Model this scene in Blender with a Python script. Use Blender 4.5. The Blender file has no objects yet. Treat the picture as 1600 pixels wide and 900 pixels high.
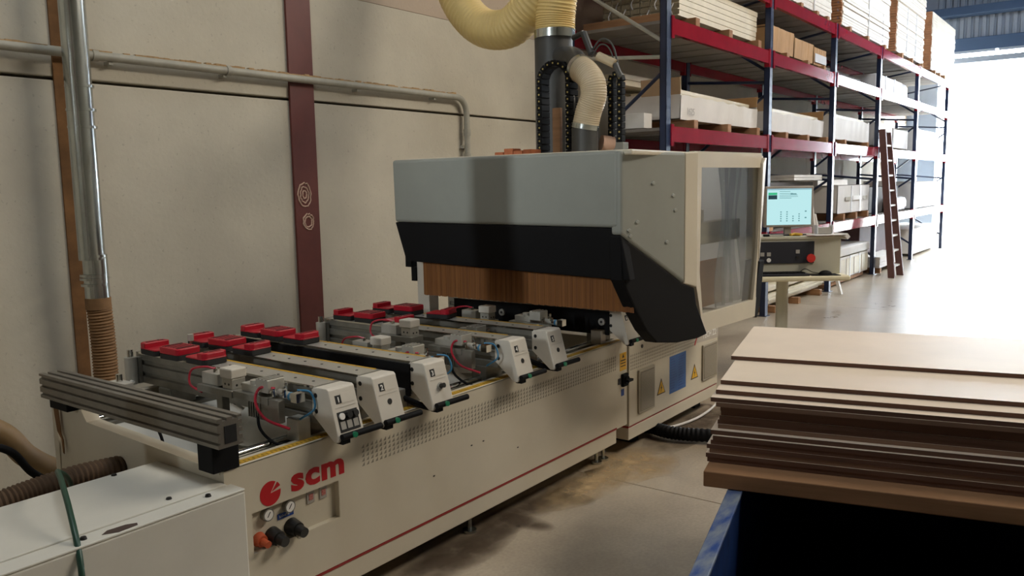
import bpy, bmesh, math, random
from mathutils import Vector, Matrix
random.seed(7)
S = bpy.context.scene
COL = S.collection
PI = math.pi
R = math.radians

# ------------------------------------------------------------------ camera
cam_d = bpy.data.cameras.new('camera')
cam_d.sensor_width = 36.0
cam_d.lens = 36.0 * 1289.98 / 1600.0
cam_d.clip_start = 0.05
cam_d.clip_end = 200
cam = bpy.data.objects.new('camera', cam_d)
COL.objects.link(cam)
YAW, PITCH, ROLL = R(36.7535), R(7.0725), R(1.0153)
_f = Vector((math.cos(YAW)*math.cos(PITCH), math.sin(YAW)*math.cos(PITCH), -math.sin(PITCH)))
_r = Vector((math.sin(YAW), -math.cos(YAW), 0))
_d = _f.cross(_r)
_r2 = _r*math.cos(ROLL) + _d*math.sin(ROLL)
_d2 = _d*math.cos(ROLL) - _r*math.sin(ROLL)
m = Matrix.Identity(4)
for i in range(3):
    m[i][0] = _r2[i]; m[i][1] = -_d2[i]; m[i][2] = -_f[i]
m[0][3], m[1][3], m[2][3] = 0, 0, 1.7
cam.matrix_world = m
S.camera = cam

# ------------------------------------------------------------------ world, sun, lights, exposure
w = bpy.data.worlds.new('world'); S.world = w; w.use_nodes = True
bg = w.node_tree.nodes['Background']
bg.inputs[0].default_value = (0.80, 0.90, 1.0, 1); bg.inputs[1].default_value = 28.0
S.view_settings.view_transform = 'Standard'
S.view_settings.look = 'None'
S.view_settings.exposure = 0.38
S.view_settings.gamma = 1.0
S.view_settings.use_curve_mapping = False
sd = bpy.data.lights.new('sun', 'SUN'); sd.energy = 5.0; sd.angle = R(0.6); sd.color = (1, 0.95, 0.88)
sun = bpy.data.objects.new('sun', sd); COL.objects.link(sun)
sun.rotation_euler = Vector((-0.25, 0.35, -0.9)).to_track_quat('-Z', 'Y').to_euler()

def area(name, loc, target, sx, sy, power, color):
    d = bpy.data.lights.new(name, 'AREA'); d.shape = 'RECTANGLE'; d.size = sx; d.size_y = sy
    d.energy = power; d.color = color
    o = bpy.data.objects.new(name, d); COL.objects.link(o); o.location = loc
    o.rotation_euler = (Vector(target) - Vector(loc)).to_track_quat('-Z', 'Y').to_euler()
    return o
area('unseen_overhead_lamp', (8.0, -2.6, 6.7), (6.5, 1.0, 0), 5.0, 1.2, 350, (1.0, 0.90, 0.76))
area('unseen_overhead_lamp', (1.2, 2.2, 6.9), (1.6, 2.4, 0), 3.0, 1.0, 85, (0.92, 0.97, 1.0))
wl_ = area('window_lamp', (-6.2, 2.6, 3.4), (3.7, 2.95, 1.95), 0.14, 1.0, 4.5, (0.90, 0.97, 1.0))
wl_.data.spread = R(24)
area('unseen_overhead_lamp', (16.5, -0.5, 6.8), (17.0, 2.6, 1.5), 5.0, 1.2, 420, (0.86, 0.93, 1.0))  # added lamp, out of view, only to brighten the far rack bays

# ------------------------------------------------------------------ materials
def lin(h):
    h = h.lstrip('#'); c = [int(h[i:i+2], 16)/255 for i in (0, 2, 4)]
    return tuple(x/12.92 if x <= .04045 else ((x+.055)/1.055)**2.4 for x in c) + (1,)

def mat(name, col, rough=0.5, metal=0.0, var=0.0, scale=8.0, bump=0.0, bscale=60.0, col2=None, stretch=None, spec=0.5):
    m = bpy.data.materials.new(name); m.use_nodes = True
    nt = m.node_tree; b = nt.nodes['Principled BSDF']
    c = lin(col)
    b.inputs['Base Color'].default_value = c
    b.inputs['Roughness'].default_value = rough
    b.inputs['Metallic'].default_value = metal
    b.inputs['Specular IOR Level'].default_value = spec
    if var or bump or col2:
        tc = nt.nodes.new('ShaderNodeTexCoord'); mp = nt.nodes.new('ShaderNodeMapping')
        nt.links.new(tc.outputs['Object'], mp.inputs[0])
        if stretch: mp.inputs['Scale'].default_value = stretch
        if var or col2:
            n = nt.nodes.new('ShaderNodeTexNoise'); n.inputs['Scale'].default_value = scale
            n.inputs['Detail'].default_value = 6; n.inputs['Roughness'].default_value = .62
            nt.links.new(mp.outputs[0], n.inputs['Vector'])
            r = nt.nodes.new('ShaderNodeValToRGB')
            r.color_ramp.elements[0].position = .33; r.color_ramp.elements[1].position = .67
            if col2: r.color_ramp.elements[0].color = lin(col2); r.color_ramp.elements[1].color = c
            else:
                r.color_ramp.elements[0].color = tuple(x*(1-var) for x in c[:3]) + (1,)
                r.color_ramp.elements[1].color = tuple(min(1, x*(1+var*.6)) for x in c[:3]) + (1,)
            nt.links.new(n.outputs[0], r.inputs[0]); nt.links.new(r.outputs[0], b.inputs['Base Color'])
        if bump:
            n2 = nt.nodes.new('ShaderNodeTexNoise'); n2.inputs['Scale'].default_value = bscale; n2.inputs['Detail'].default_value = 4
            nt.links.new(mp.outputs[0], n2.inputs['Vector'])
            bp = nt.nodes.new('ShaderNodeBump'); bp.inputs['Strength'].default_value = bump; bp.inputs['Distance'].default_value = .004
            nt.links.new(n2.outputs[0], bp.inputs['Height']); nt.links.new(bp.outputs[0], b.inputs['Normal'])
    return m

M = {}
M['wall'] = mat('painted_concrete', '#c6bfae', .85, var=.10, scale=1.3, bump=.35, bscale=35)
M['wall_upper'] = mat('painted_concrete_pinkish', '#b9a896', .85, var=.08, scale=1.3, bump=.3, bscale=35)
def specks(m):
    nt = m.node_tree; b = nt.nodes['Principled BSDF']; L = nt.links
    src = b.inputs['Base Color'].links[0].from_socket
    tc = nt.nodes.new('ShaderNodeTexCoord'); n = nt.nodes.new('ShaderNodeTexNoise'); n.inputs['Scale'].default_value = 42; n.inputs['Detail'].default_value = 2
    L.new(tc.outputs['Object'], n.inputs['Vector'])
    r = nt.nodes.new('ShaderNodeMapRange'); r.inputs[1].default_value = .67; r.inputs[2].default_value = .73; r.inputs[3].default_value = 0; r.inputs[4].default_value = .22
    L.new(n.outputs[0], r.inputs[0])
    mx = nt.nodes.new('ShaderNodeMix'); mx.data_type = 'RGBA'
    L.new(r.outputs[0], mx.inputs[0]); L.new(src, mx.inputs['A']); mx.inputs['B'].default_value = lin('#5a5244')
    L.new(mx.outputs['Result'], b.inputs['Base Color'])
specks(M['wall']); specks(M['wall_upper'])
M['wall_dark'] = mat('joint_grey', '#5d574c', .9)
M['wall_blue'] = mat('corrugated_panel', '#8e99a8', .6, var=.06, scale=3)
M['red_steel'] = mat('oxide_red_steel', '#65302a', .5, var=.15, scale=5)
M['scrape'] = mat('scraped_paint', '#c9a994', .8, var=.2, scale=40)
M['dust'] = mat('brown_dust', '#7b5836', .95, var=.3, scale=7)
M['conduit'] = mat('grey_plastic', '#a8a598', .5, var=.12, scale=12)
M['conduit_dust'] = mat('dust_on_conduit', '#b3946b', .95, var=.25, scale=20)
M['steel'] = mat('galvanised_steel', '#c3c8c6', .22, 1.0, var=.10, scale=9)
M['alu'] = mat('aluminium', '#bdbab0', .38, 0.45, var=.08, scale=14)
M['alu_dark'] = mat('aluminium_dull', '#86837a', .42, 0.5, var=.12, scale=14)
M['alu_beam'] = mat('beam_aluminium', '#837d73', .42, 0.55, var=.1, scale=14)
M['chrome'] = mat('chrome', '#d8d8d4', .12, 1.0)
M['cream'] = mat('machine_cream', '#cdc4b0', .38, var=.05, scale=2.2)
M['white_paint'] = mat('machine_white', '#d6d3c8', .36, var=.06, scale=2.5)
M['offwhite'] = mat('housing_offwhite', '#d6cfc2', .42, var=.04, scale=10)
M['grey_pad'] = mat('padded_grey', '#8d8f87', .5, var=.06, scale=3, bump=.3, bscale=7)
M['black'] = mat('black_plastic', '#0b0b0d', .7, var=.15, scale=6, spec=.2)
M['black_matt'] = mat('black_matt', '#0c0b0c', .7)
M['dark_rubber'] = mat('dark_rubber', '#1b1a19', .75)
M['pod_red'] = mat('pod_red', '#ab1026', .38, var=.08, scale=18)
M['logo_red'] = mat('logo_red', '#b5161d', .5)
M['line_red'] = mat('line_red', '#8f2622', .5)
M['tri'] = mat('triangle_print', '#8d8678', .6)
M['yellow'] = mat('yellow_tape', '#c79b2c', .55, var=.35, scale=25)
M['warn'] = mat('warning_yellow', '#e0ac1e', .5)
M['blue_print'] = mat('blue_print', '#2c62a6', .5)
M['blue_dark'] = mat('blue_label', '#20438f', .5)
M['green'] = mat('button_green', '#1c7a57', .4)
M['red_tube'] = mat('red_tube', '#b02638', .35)
M['blue_tube'] = mat('blue_tube', '#3f7fa6', .35)
M['brush'] = mat('brown_bristle', '#93602f', .8, col2='#774a25', scale=1.0, stretch=(1, 60, 0.6))
M['duct_yellow'] = mat('duct_yellow', '#d8bd7c', .5, var=.06, scale=4)
M['duct_rib'] = mat('duct_rib', '#b89a58', .5)
M['duct_beige'] = mat('duct_beige', '#b8a78a', .5, var=.08, scale=6)
M['duct_brown'] = mat('dusty_flex', '#8a6845', .8, var=.25, scale=8)
M['duct_dark'] = mat('dark_duct', '#3c3b38', .5, var=.2, scale=7)
M['hose_brown'] = mat('brown_hose', '#5d4733', .7, var=.2, scale=8)
M['hose_green'] = mat('hose_green', '#1d4233', .4)
M['hose_beige'] = mat('hose_beige', '#8f7551', .6, var=.15, scale=5)
M['mdf_face'] = mat('mdf_face', '#e5d4bf', .55, var=.05, scale=3, spec=.3)
M['mdf_edge'] = mat('mdf_edge', '#684a3b', .85, var=.14, scale=9, stretch=(1, .15, 6))
M['mdf_edge_b'] = mat('mdf_edge_pale', '#8a6c58', .85, var=.14, scale=9, stretch=(1, .15, 6))
M['wood'] = mat('raw_timber', '#9d7450', .8, var=.25, scale=5, stretch=(1, .2, 4))
M['wood_pale'] = mat('pale_timber', '#bf9464', .8, var=.2, scale=6)
M['bin_blue'] = mat('bin_blue', '#15346c', .55, col2='#0e2450', scale=9, spec=.3)
M['bin_in'] = mat('bin_inside', '#0a1020', .8, spec=.1)
M['bin_wear'] = mat('bin_edge_wear', '#1b4184', .55, col2='#7d8790', scale=22, stretch=(.35, 1, 1))
M['rack_blue'] = mat('rack_blue', '#1d2a48', .3, var=.15, scale=6)
M['rack_red'] = mat('rack_red', '#8c1c2c', .12, var=.12, scale=4, spec=.4)
M['deck'] = mat('deck_grey', '#7b746c', .8, var=.2, scale=3)
M['card'] = mat('cardboard', '#b08a5f', .85, var=.12, scale=5)
M['card_white'] = mat('white_cardboard', '#d8d4ce', .75, var=.05, scale=4)
M['card_in'] = mat('kraft_inside', '#b79b7a', .85, var=.1, scale=4)
M['mould'] = mat('white_moulding', '#d8cfb8', .5, var=.06, scale=6)
M['mould_end'] = mat('moulding_end', '#8d8168', .8, var=.25, scale=30)
M['film'] = mat('wrapping_film', '#e3e3e6', .2, var=.06, scale=6)
M['board_white'] = mat('board_white', '#e3dcd2', .6, var=.08, scale=5)
M['board_brown'] = mat('board_brown_end', '#a87550', .8, var=.2, scale=6)
M['slab_dark'] = mat('dark_slab', '#4e4844', .8, var=.2, scale=6)
M['purple'] = mat('purple_brown_pack', '#5f4340', .7, var=.15, scale=4)
M['ladder'] = mat('ladder_brown', '#5b3a33', .6, var=.15, scale=6)
M['rung'] = mat('lit_rung', '#d9d4cb', .5)  # pale colour carries the light that whitens the brown ladder's rungs
M['console'] = mat('console_beige', '#bdb9a6', .5, var=.03, scale=5)
M['desk'] = mat('desk_ivory', '#dcd3b4', .45, var=.03, scale=5)
M['bezel'] = mat('monitor_grey', '#9c9288', .5)
M['panel_navy'] = mat('panel_navy', '#23252e', .5)
M['estop'] = mat('stop_red', '#c7302a', .4)
M['paper'] = mat('paper', '#dedbd8', .8, var=.1, scale=20)
M['orange'] = mat('orange_plug', '#b4502c', .5)
M['brick'] = mat('brick_orange', '#b0653f', .8, var=.2, scale=20)
M['roof'] = mat('roof_blue', '#39506f', .7)
M['ground'] = mat('yard_concrete', '#cfcac0', .9)
M['sticker'] = mat('sticker_black', '#0d0d0d', .5)
M['white_ink'] = mat('white_ink', '#e6e3dd', .6)
M['grey_ink'] = mat('grey_ink', '#a5a199', .6)
M['tray'] = mat('tray_sheet', '#dad6cb', .4, var=.08, scale=3)
M['vent'] = mat('vent_grille', '#a39a89', .6)
M['screw'] = mat('screw_black', '#1a1816', .5)
M['tech_band'] = mat('grey_band', '#b5ac9f', .5)
M['knob'] = mat('knob_black', '#1d1c1b', .4)
M['glove'] = mat('yellow_tool', '#c79a1f', .5)

def floor_mat():
    m = mat('concrete_floor', '#a3937d', .40)
    nt = m.node_tree; b = nt.nodes['Principled BSDF']; L = nt.links
    tc = nt.nodes.new('ShaderNodeTexCoord')
    n1 = nt.nodes.new('ShaderNodeTexNoise'); n1.inputs['Scale'].default_value = .9; n1.inputs['Detail'].default_value = 8; n1.inputs['Roughness'].default_value = .65
    L.new(tc.outputs['Object'], n1.inputs['Vector'])
    r = nt.nodes.new('ShaderNodeValToRGB'); e = r.color_ramp.elements
    e[0].position = .3; e[0].color = lin('#8b7d6b'); e[1].position = .7; e[1].color = lin('#bcae98')
    L.new(n1.outputs[0], r.inputs[0])
    n2 = nt.nodes.new('ShaderNodeTexNoise'); n2.inputs['Scale'].default_value = 60; n2.inputs['Detail'].default_value = 3
    L.new(tc.outputs['Object'], n2.inputs['Vector'])
    mx = nt.nodes.new('ShaderNodeMix'); mx.data_type = 'RGBA'; mx.blend_type = 'OVERLAY'; mx.inputs[0].default_value = .25
    L.new(r.outputs[0], mx.inputs['A']); L.new(n2.outputs[0], mx.inputs['B'])
    L.new(mx.outputs['Result'], b.inputs['Base Color'])
    r2 = nt.nodes.new('ShaderNodeMapRange'); r2.inputs[3].default_value = .2; r2.inputs[4].default_value = .42
    L.new(n1.outputs[0], r2.inputs[0]); L.new(r2.outputs[0], b.inputs['Roughness'])
    bp = nt.nodes.new('ShaderNodeBump'); bp.inputs['Strength'].default_value = .15; bp.inputs['Distance'].default_value = .003
    L.new(n2.outputs[0], bp.inputs['Height']); L.new(bp.outputs[0], b.inputs['Normal'])
    return m
M['floor'] = floor_mat()

def glass_mat():
    m = bpy.data.materials.new('clear_plastic'); m.use_nodes = True
    nt = m.node_tree; nt.nodes.clear(); L = nt.links
    o = nt.nodes.new('ShaderNodeOutputMaterial'); mix = nt.nodes.new('ShaderNodeMixShader')
    t = nt.nodes.new('ShaderNodeBsdfTransparent'); t.inputs[0].default_value = (.86, .87, .86, 1)
    g = nt.nodes.new('ShaderNodeBsdfGlossy'); g.inputs['Roughness'].default_value = .06
    lw = nt.nodes.new('ShaderNodeLayerWeight'); lw.inputs[0].default_value = .5
    pw = nt.nodes.new('ShaderNodeMath'); pw.operation = 'POWER'; pw.inputs[1].default_value = 4.0
    ad = nt.nodes.new('ShaderNodeMath'); ad.operation = 'ADD'; ad.inputs[1].default_value = .05
    L.new(lw.outputs['Facing'], pw.inputs[0]); L.new(pw.outputs[0], ad.inputs[0])
    L.new(ad.outputs[0], mix.inputs[0]); L.new(t.outputs[0], mix.inputs[1]); L.new(g.outputs[0], mix.inputs[2])
    L.new(mix.outputs[0], o.inputs[0]); return m
M['glass'] = glass_mat()
def strip_mat():
    m = bpy.data.materials.new('pvc_strip'); m.use_nodes = True
    nt = m.node_tree; nt.nodes.clear(); L = nt.links
    o = nt.nodes.new('ShaderNodeOutputMaterial'); mix = nt.nodes.new('ShaderNodeMixShader'); mix.inputs[0].default_value = .45
    mix2 = nt.nodes.new('ShaderNodeMixShader'); mix2.inputs[0].default_value = .45
    t = nt.nodes.new('ShaderNodeBsdfTransparent'); t.inputs[0].default_value = (.8, .82, .85, 1)
    g = nt.nodes.new('ShaderNodeBsdfGlossy'); g.inputs['Roughness'].default_value = .16; g.inputs[0].default_value = (.85, .88, .92, 1)
    d = nt.nodes.new('ShaderNodeBsdfDiffuse'); d.inputs[0].default_value = (.55, .58, .62, 1)
    L.new(g.outputs[0], mix2.inputs[2]); L.new(d.outputs[0], mix2.inputs[1])
    L.new(t.outputs[0], mix.inputs[1]); L.new(mix2.outputs[0], mix.inputs[2]); L.new(mix.outputs[0], o.inputs[0]); return m
M['pvc'] = strip_mat()
def transl(name, col):
    m = bpy.data.materials.new(name); m.use_nodes = True; nt = m.node_tree; nt.nodes.clear(); L = nt.links
    o = nt.nodes.new('ShaderNodeOutputMaterial'); mx = nt.nodes.new('ShaderNodeMixShader'); mx.inputs[0].default_value = .6
    d = nt.nodes.new('ShaderNodeBsdfDiffuse'); t = nt.nodes.new('ShaderNodeBsdfTranslucent')
    d.inputs[0].default_value = lin(col); t.inputs[0].default_value = lin(col)
    L.new(d.outputs[0], mx.inputs[1]); L.new(t.outputs[0], mx.inputs[2]); L.new(mx.outputs[0], o.inputs[0]); return m
M['side_sheet'] = transl('translucent_sheet', '#dcd8d2')
def emit(name, col, s):
    m = bpy.data.materials.new(name); m.use_nodes = True; b = m.node_tree.nodes['Principled BSDF']
    b.inputs['Base Color'].default_value = (0, 0, 0, 1); b.inputs['Roughness'].default_value = .3
    b.inputs['Emission Color'].default_value = lin(col); b.inputs['Emission Strength'].default_value = s
    return m
M['screen'] = emit('screen_cyan', '#b4dfe2', .85)
M['screen_bar'] = emit('screen_bar', '#8fb7c4', .75)
M['screen_green'] = emit('screen_green', '#3fc28c', .7)
M['screen_dark'] = emit('screen_dark', '#2a4a55', .6)
M['screen_ink'] = emit('screen_ink', '#5f9aa0', .6)
M['tube_light'] = emit('lamp_white', '#f2f6ff', 6)

# ------------------------------------------------------------------ mesh builder
ORG = {}
class MB:
    def __init__(s): s.bm = bmesh.new()
    def verts_faces(s, vs, fs):
        v = [s.bm.verts.new(p) for p in vs]
        for f in fs:
            try: s.bm.faces.new([v[i] for i in f])
            except ValueError: pass
        return s
    def box(s, x0, x1, y0, y1, z0, z1, rot=None, piv=None):
        vs = [Vector((x, y, z)) for x in (x0, x1) for y in (y0, y1) for z in (z0, z1)]
        if rot is not None:
            p = Vector(piv) if piv else Vector(((x0+x1)/2, (y0+y1)/2, (z0+z1)/2))
            vs = [p + rot @ (v-p) for v in vs]
        return s.verts_faces(vs, [(0, 1, 3, 2), (4, 6, 7, 5), (0, 4, 5, 1), (2, 3, 7, 6), (0, 2, 6, 4), (1, 5, 7, 3)])
    def prism(s, poly, axis, a, b):
        def P(u, v, t):
            return (t, u, v) if axis == 'x' else ((u, t, v) if axis == 'y' else (u, v, t))
        n = len(poly)
        vs = [P(u, v, a) for u, v in poly] + [P(u, v, b) for u, v in poly]
        fs = [tuple(range(n)), tuple(range(2*n-1, n-1, -1))] + [(i, i+n, (i+1) % n + n, (i+1) % n) for i in range(n)]
        return s.verts_faces(vs, fs)
    def loft(s, A, B):     # two matching 3d loops joined into a closed solid
        n = len(A)
        return s.verts_faces(list(A)+list(B), [tuple(range(n)), tuple(range(2*n-1, n-1, -1))] + [(i, i+n, (i+1) % n + n, (i+1) % n) for i in range(n)])
    def cyl(s, p0, p1, r, r1=None, n=16, caps=True):
        p0, p1 = Vector(p0), Vector(p1); d = (p1-p0).normalized()
        a = d.orthogonal().normalized(); b = d.cross(a); r1 = r if r1 is None else r1
        vs = [p0 + (a*math.cos(2*PI*i/n) + b*math.sin(2*PI*i/n))*r for i in range(n)] + \
             [p1 + (a*math.cos(2*PI*i/n) + b*math.sin(2*PI*i/n))*r1 for i in range(n)]
        fs = [(i, (i+1) % n, (i+1) % n+n, i+n) for i in range(n)]
        if caps: fs += [tuple(range(n-1, -1, -1)), tuple(range(n, 2*n))]
        return s.verts_faces(vs, fs)
    def tube(s, pts, r, n=10, rf=None, caps=True):   # pts dense; r number or rf(i)
        pts = [Vector(p) for p in pts]; N = len(pts); rings = []
        t = (pts[1]-pts[0]).normalized(); a = t.orthogonal().normalized()
        for i, p in enumerate(pts):
            t2 = (pts[min(i+1, N-1)]-pts[max(i-1, 0)]).normalized()
            a = (a - t2*a.dot(t2)).normalized(); b = t2.cross(a)
            rr = rf(i) if rf else r
            rings.append([s.bm.verts.new(p + (a*math.cos(2*PI*k/n) + b*math.sin(2*PI*k/n))*rr) for k in range(n)])
        for i in range(N-1):
            for k in range(n):
                s.bm.faces.new((rings[i][k], rings[i][(k+1) % n], rings[i+1][(k+1) % n], rings[i+1][k]))
        if caps:
            s.bm.faces.new(rings[0][::-1]); s.bm.faces.new(rings[-1])
        return s
    def build(s, name, m, parent=None, smooth=False, bevel=0.0, seg=2, local=False, kind=None, label=None):
        me = bpy.data.meshes.new(name)
        o = ORG.get(parent)
        bmesh.ops.recalc_face_normals(s.bm, faces=s.bm.faces)
        if o is not None and not local: bmesh.ops.translate(s.bm, verts=s.bm.verts, vec=-o)
        s.bm.to_mesh(me); s.bm.free()
        me.materials.append(M[m] if isinstance(m, str) else m)
        ob = bpy.data.objects.new(name, me); COL.objects.link(ob)
        if parent is not None: ob.parent = parent; ORG[ob] = o if o is not None else Vector((0, 0, 0))
        else: ORG[ob] = Vector((0, 0, 0))
        if smooth:
            me.polygons.foreach_set('use_smooth', [True]*len(me.polygons))
            try: me.set_sharp_from_angle(angle=R(38))
            except Exception: pass
        if bevel:
            bv = ob.modifiers.new('bevel', 'BEVEL'); bv.width = bevel; bv.segments = seg; bv.limit_method = 'ANGLE'; bv.angle_limit = R(35)
        if kind: ob['kind'] = kind
        if label: ob['label'] = label
        return ob

def spline(pts, n=12):       # catmull-rom
    P = [Vector(p) for p in pts]; P = [P[0]*2-P[1]] + P + [P[-1]*2-P[-2]]; out = []
    for i in range(1, len(P)-2):
        for k in range(n):
            t = k/n; a, b, c, d = P[i-1:i+3]
            out.append(.5*((2*b)+(c-a)*t+(2*a-5*b+4*c-d)*t*t+(3*b-a-3*c+d)*t**3))
    out.append(P[-2]); return out
def tag(o, label, cat, group=None):
    o['label'] = label; o['category'] = cat
    if group: o['group'] = group
    return o
def thing(name, label, cat, loc=(0, 0, 0), rz=0, group=None):
    o = bpy.data.objects.new(name, None); COL.objects.link(o); o.location = loc; o.rotation_euler = (0, 0, rz)
    o.empty_display_size = .1
    ORG[o] = Vector(loc); return tag(o, label, cat, group)
KIDS = {}
def kids(o): return [c for c in COL.objects if c.parent is o]
def copy_tree(o, parent=None):
    c = o.copy(); COL.objects.link(c)
    if parent is not None: c.parent = parent
    for ch in kids(o): copy_tree(ch, c)
    return c
def struct(o): o['kind'] = 'structure'; return o
def text_mesh(txt, size, depth=.001, bold=0.0, align='LEFT', space=1.0):
    cu = bpy.data.curves.new('txt', 'FONT'); cu.body = txt; cu.size = size; cu.extrude = depth; cu.offset = bold; cu.align_x = align
    cu.resolution_u = 3; cu.space_character = space
    ob = bpy.data.objects.new('txt', cu); COL.objects.link(ob)
    dg = bpy.context.evaluated_depsgraph_get(); me = bpy.data.meshes.new_from_object(ob.evaluated_get(dg))
    bpy.data.objects.remove(ob); bpy.data.curves.remove(cu); return me
def text(name, txt, size, loc, rot, m, parent, bold=0.0, align='LEFT', label=None, sx=1.0, space=1.0):
    me = text_mesh(txt, size, .0006, bold, align, space); me.name = name; me.materials.clear(); me.materials.append(M[m])
    T = Matrix.Translation(Vector(loc) - ORG.get(parent, Vector())) @ rot.to_4x4() @ Matrix.Diagonal((sx, 1, 1, 1))
    me.transform(T)
    ob = bpy.data.objects.new(name, me); COL.objects.link(ob); ob.parent = parent; ORG[ob] = ORG.get(parent, Vector())
    if label: ob['label'] = label
    return ob
FRONT = Matrix(((1, 0, 0), (0, 0, -1), (0, 1, 0)))   # text in the XZ plane facing -Y

# ================================================================== SETTING
# floor: two cast slabs with saw-cut joints over a dark base
fl = struct(MB().box(-8.2, 25, -10, 5.3, -.25, -.02).build('floor', 'wall_dark'))
xs = [-8.0, 4.03, 11.5, 18.5, 24.75]
for i in range(4):
    MB().box(xs[i]+.004, xs[i+1]-.004, -9.9, 5.2, -.03, 0).build('floor_slab', 'floor', fl)
struct(MB().box(24.8, 120, -60, 60, -.3, -.03).build('ground', 'ground'))
def blotch_mat(name, col, lo, hi, scale):
    m = mat(name, col, .9); nt = m.node_tree; b = nt.nodes['Principled BSDF']; L = nt.links
    tc = nt.nodes.new('ShaderNodeTexCoord'); n = nt.nodes.new('ShaderNodeTexNoise'); n.inputs['Scale'].default_value = scale; n.inputs['Detail'].default_value = 8
    L.new(tc.outputs['Object'], n.inputs['Vector'])
    # fade toward the rim of the patch (generated coordinates)
    sp = nt.nodes.new('ShaderNodeVectorMath'); sp.operation = 'SUBTRACT'; sp.inputs[1].default_value = (.5, .5, .5)
    fl_ = nt.nodes.new('ShaderNodeVectorMath'); fl_.operation = 'MULTIPLY'; fl_.inputs[1].default_value = (1, 1, 0)
    ln = nt.nodes.new('ShaderNodeVectorMath'); ln.operation = 'LENGTH'
    L.new(tc.outputs['Generated'], sp.inputs[0]); L.new(sp.outputs[0], fl_.inputs[0]); L.new(fl_.outputs[0], ln.inputs[0])
    mr = nt.nodes.new('ShaderNodeMapRange'); mr.inputs[1].default_value = .5; mr.inputs[2].default_value = .1
    L.new(ln.outputs['Value'], mr.inputs[0])
    m2 = nt.nodes.new('ShaderNodeMapRange'); m2.inputs[1].default_value = lo; m2.inputs[2].default_value = hi
    L.new(n.outputs[0], m2.inputs[0])
    mu_ = nt.nodes.new('ShaderNodeMath'); mu_.operation = 'MULTIPLY'
    L.new(mr.outputs[0], mu_.inputs[0]); L.new(m2.outputs[0], mu_.inputs[1]); L.new(mu_.outputs[0], b.inputs['Alpha'])
    return m
M['sawdust'] = blotch_mat('sawdust', '#c2a67c', .25, .7, 9)
M['grime'] = blotch_mat('floor_grime', '#5d4c3a', .2, .8, 7)
def patch(name, poly, m, z=.0012):
    n = len(poly); cx_ = sum(q[0] for q in poly)/n; cy_ = sum(q[1] for q in poly)/n
    return MB().prism(poly, 'z', .0002, z).build(name, m, fl)
def blob(cx_, cy_, rx, ry, k=26):
    return [(cx_+rx*random.uniform(.8, 1.05)*math.cos(2*PI*i/k), cy_+ry*random.uniform(.8, 1.05)*math.sin(2*PI*i/k)) for i in range(k)]
patch('floor_stain', [(3.76, 2.50), (3.72, 2.22), (3.57, 2.20), (3.60, 2.48)], 'grime')
patch('floor_stain', [(3.32, 2.54), (3.34, 2.20), (3.17, 2.19), (3.18, 2.52)], 'grime')
patch('floor_stain', blob(2.75, 2.40, .45, .16), 'grime')
patch('floor_stain', blob(3.3, 2.46, 1.0, .14), 'grime', .0009)
patch('floor_stain', blob(5.2, 2.35, .8, .22), 'grime', .0009)
o_ = patch('sawdust', blob(4.32, 2.34, .42, .28), 'sawdust', .0016); o_['kind'] = 'stuff'
o_ = patch('sawdust', blob(3.85, 2.38, .5, .18), 'sawdust', .0014); o_['kind'] = 'stuff'
# back wall: concrete panels with recessed joint
wb = struct(MB().box(-8.2, 25, 5.04, 5.3, -.02, 8.2).build('wall_back', 'wall_dark'))
px = [-8.0, -2.0, 4.08, 10.1, 16.1, 22.1, 24.95]
for i in range(6):
    for z0, z1 in ((0, 2.345), (2.365, 5.2), (5.22, 8.0)):
        if i >= 2 and z0 > 2 and z0 < 3:
            MB().box(px[i]+.006, px[i+1]-.006, 4.98, 5.05, z0, 3.174).build('wall_panel', 'wall', wb, bevel=.004)
            MB().box(px[i]+.006, px[i+1]-.006, 4.979, 5.05, 3.175, z1).build('wall_panel', 'wall_upper', wb, bevel=.004, label='pinkish painted upper part of the wall panel')
        else:
            MB().box(px[i]+.006, px[i+1]-.006, 4.98, 5.05, z0, z1).build('wall_panel', 'wall_upper' if i >= 2 and z0 > 3 else 'wall', wb, bevel=.008)
wr = struct(MB().box(-8.2, 25, -10.3, -10, -.02, 8.2).build('wall_right', 'wall'))
wl = struct(MB().box(-8.4, -8.1, -10, 5.3, -.02, 8.2).build('wall_left', 'wall'))
# end wall with a big open loading door
we = MB()
we.box(24.7, 25.0, 4.25, 5.3, 0, 8.2).box(24.7, 25.0, -10, 0.6, 0, 8.2).box(24.72, 25.0, 0.6, 4.25, 5.0, 8.2)
we = struct(we.build('wall_end', 'wall_blue'))
for k in range(44):
    y = -3.1 + k*.17
    MB().box(24.66, 24.73, y, y+.10, 5.25, 6.6).build('wall_rib', 'wall_blue', we, bevel=.01)
tr = struct(MB().box(24.5, 24.72, -3.3, 4.4, 4.93, 5.25).build('trim_1', 'roof', bevel=.01))
tr = struct(MB().box(24.45, 24.72, -3.3, 4.4, 4.62, 4.76).build('trim_2', 'wall_blue', bevel=.01))
tr = struct(MB().box(24.2, 24.7, -10, 5.3, 5.8, 6.0).build('trim_3', 'roof', bevel=.01))
for i, (a, b) in enumerate(((2.95, 4.2), (1.5, 2.87), (.1, 1.4))):
    t = thing('strip_lamp', 'long white strip lamp over the loading door, ' + ('the one beside the rack' if i == 0 else ('second from the rack' if i == 1 else 'third from the rack')), 'lamp', (24.58, (a+b)/2, 4.76), group='strip lamps over the loading door')
    MB().box(24.52, 24.64, a, b, 4.87, 4.93).build('lamp_body', 'wall_blue', t)
    MB().cyl((24.56, a+.03, 4.84), (24.56, b-.03, 4.84), .035, n=10).build('lamp_tube', 'tube_light', t)
ce = MB()
ce.box(-8.4, 25.2, -10.3, 5.3, 7.6, 7.8)
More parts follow.
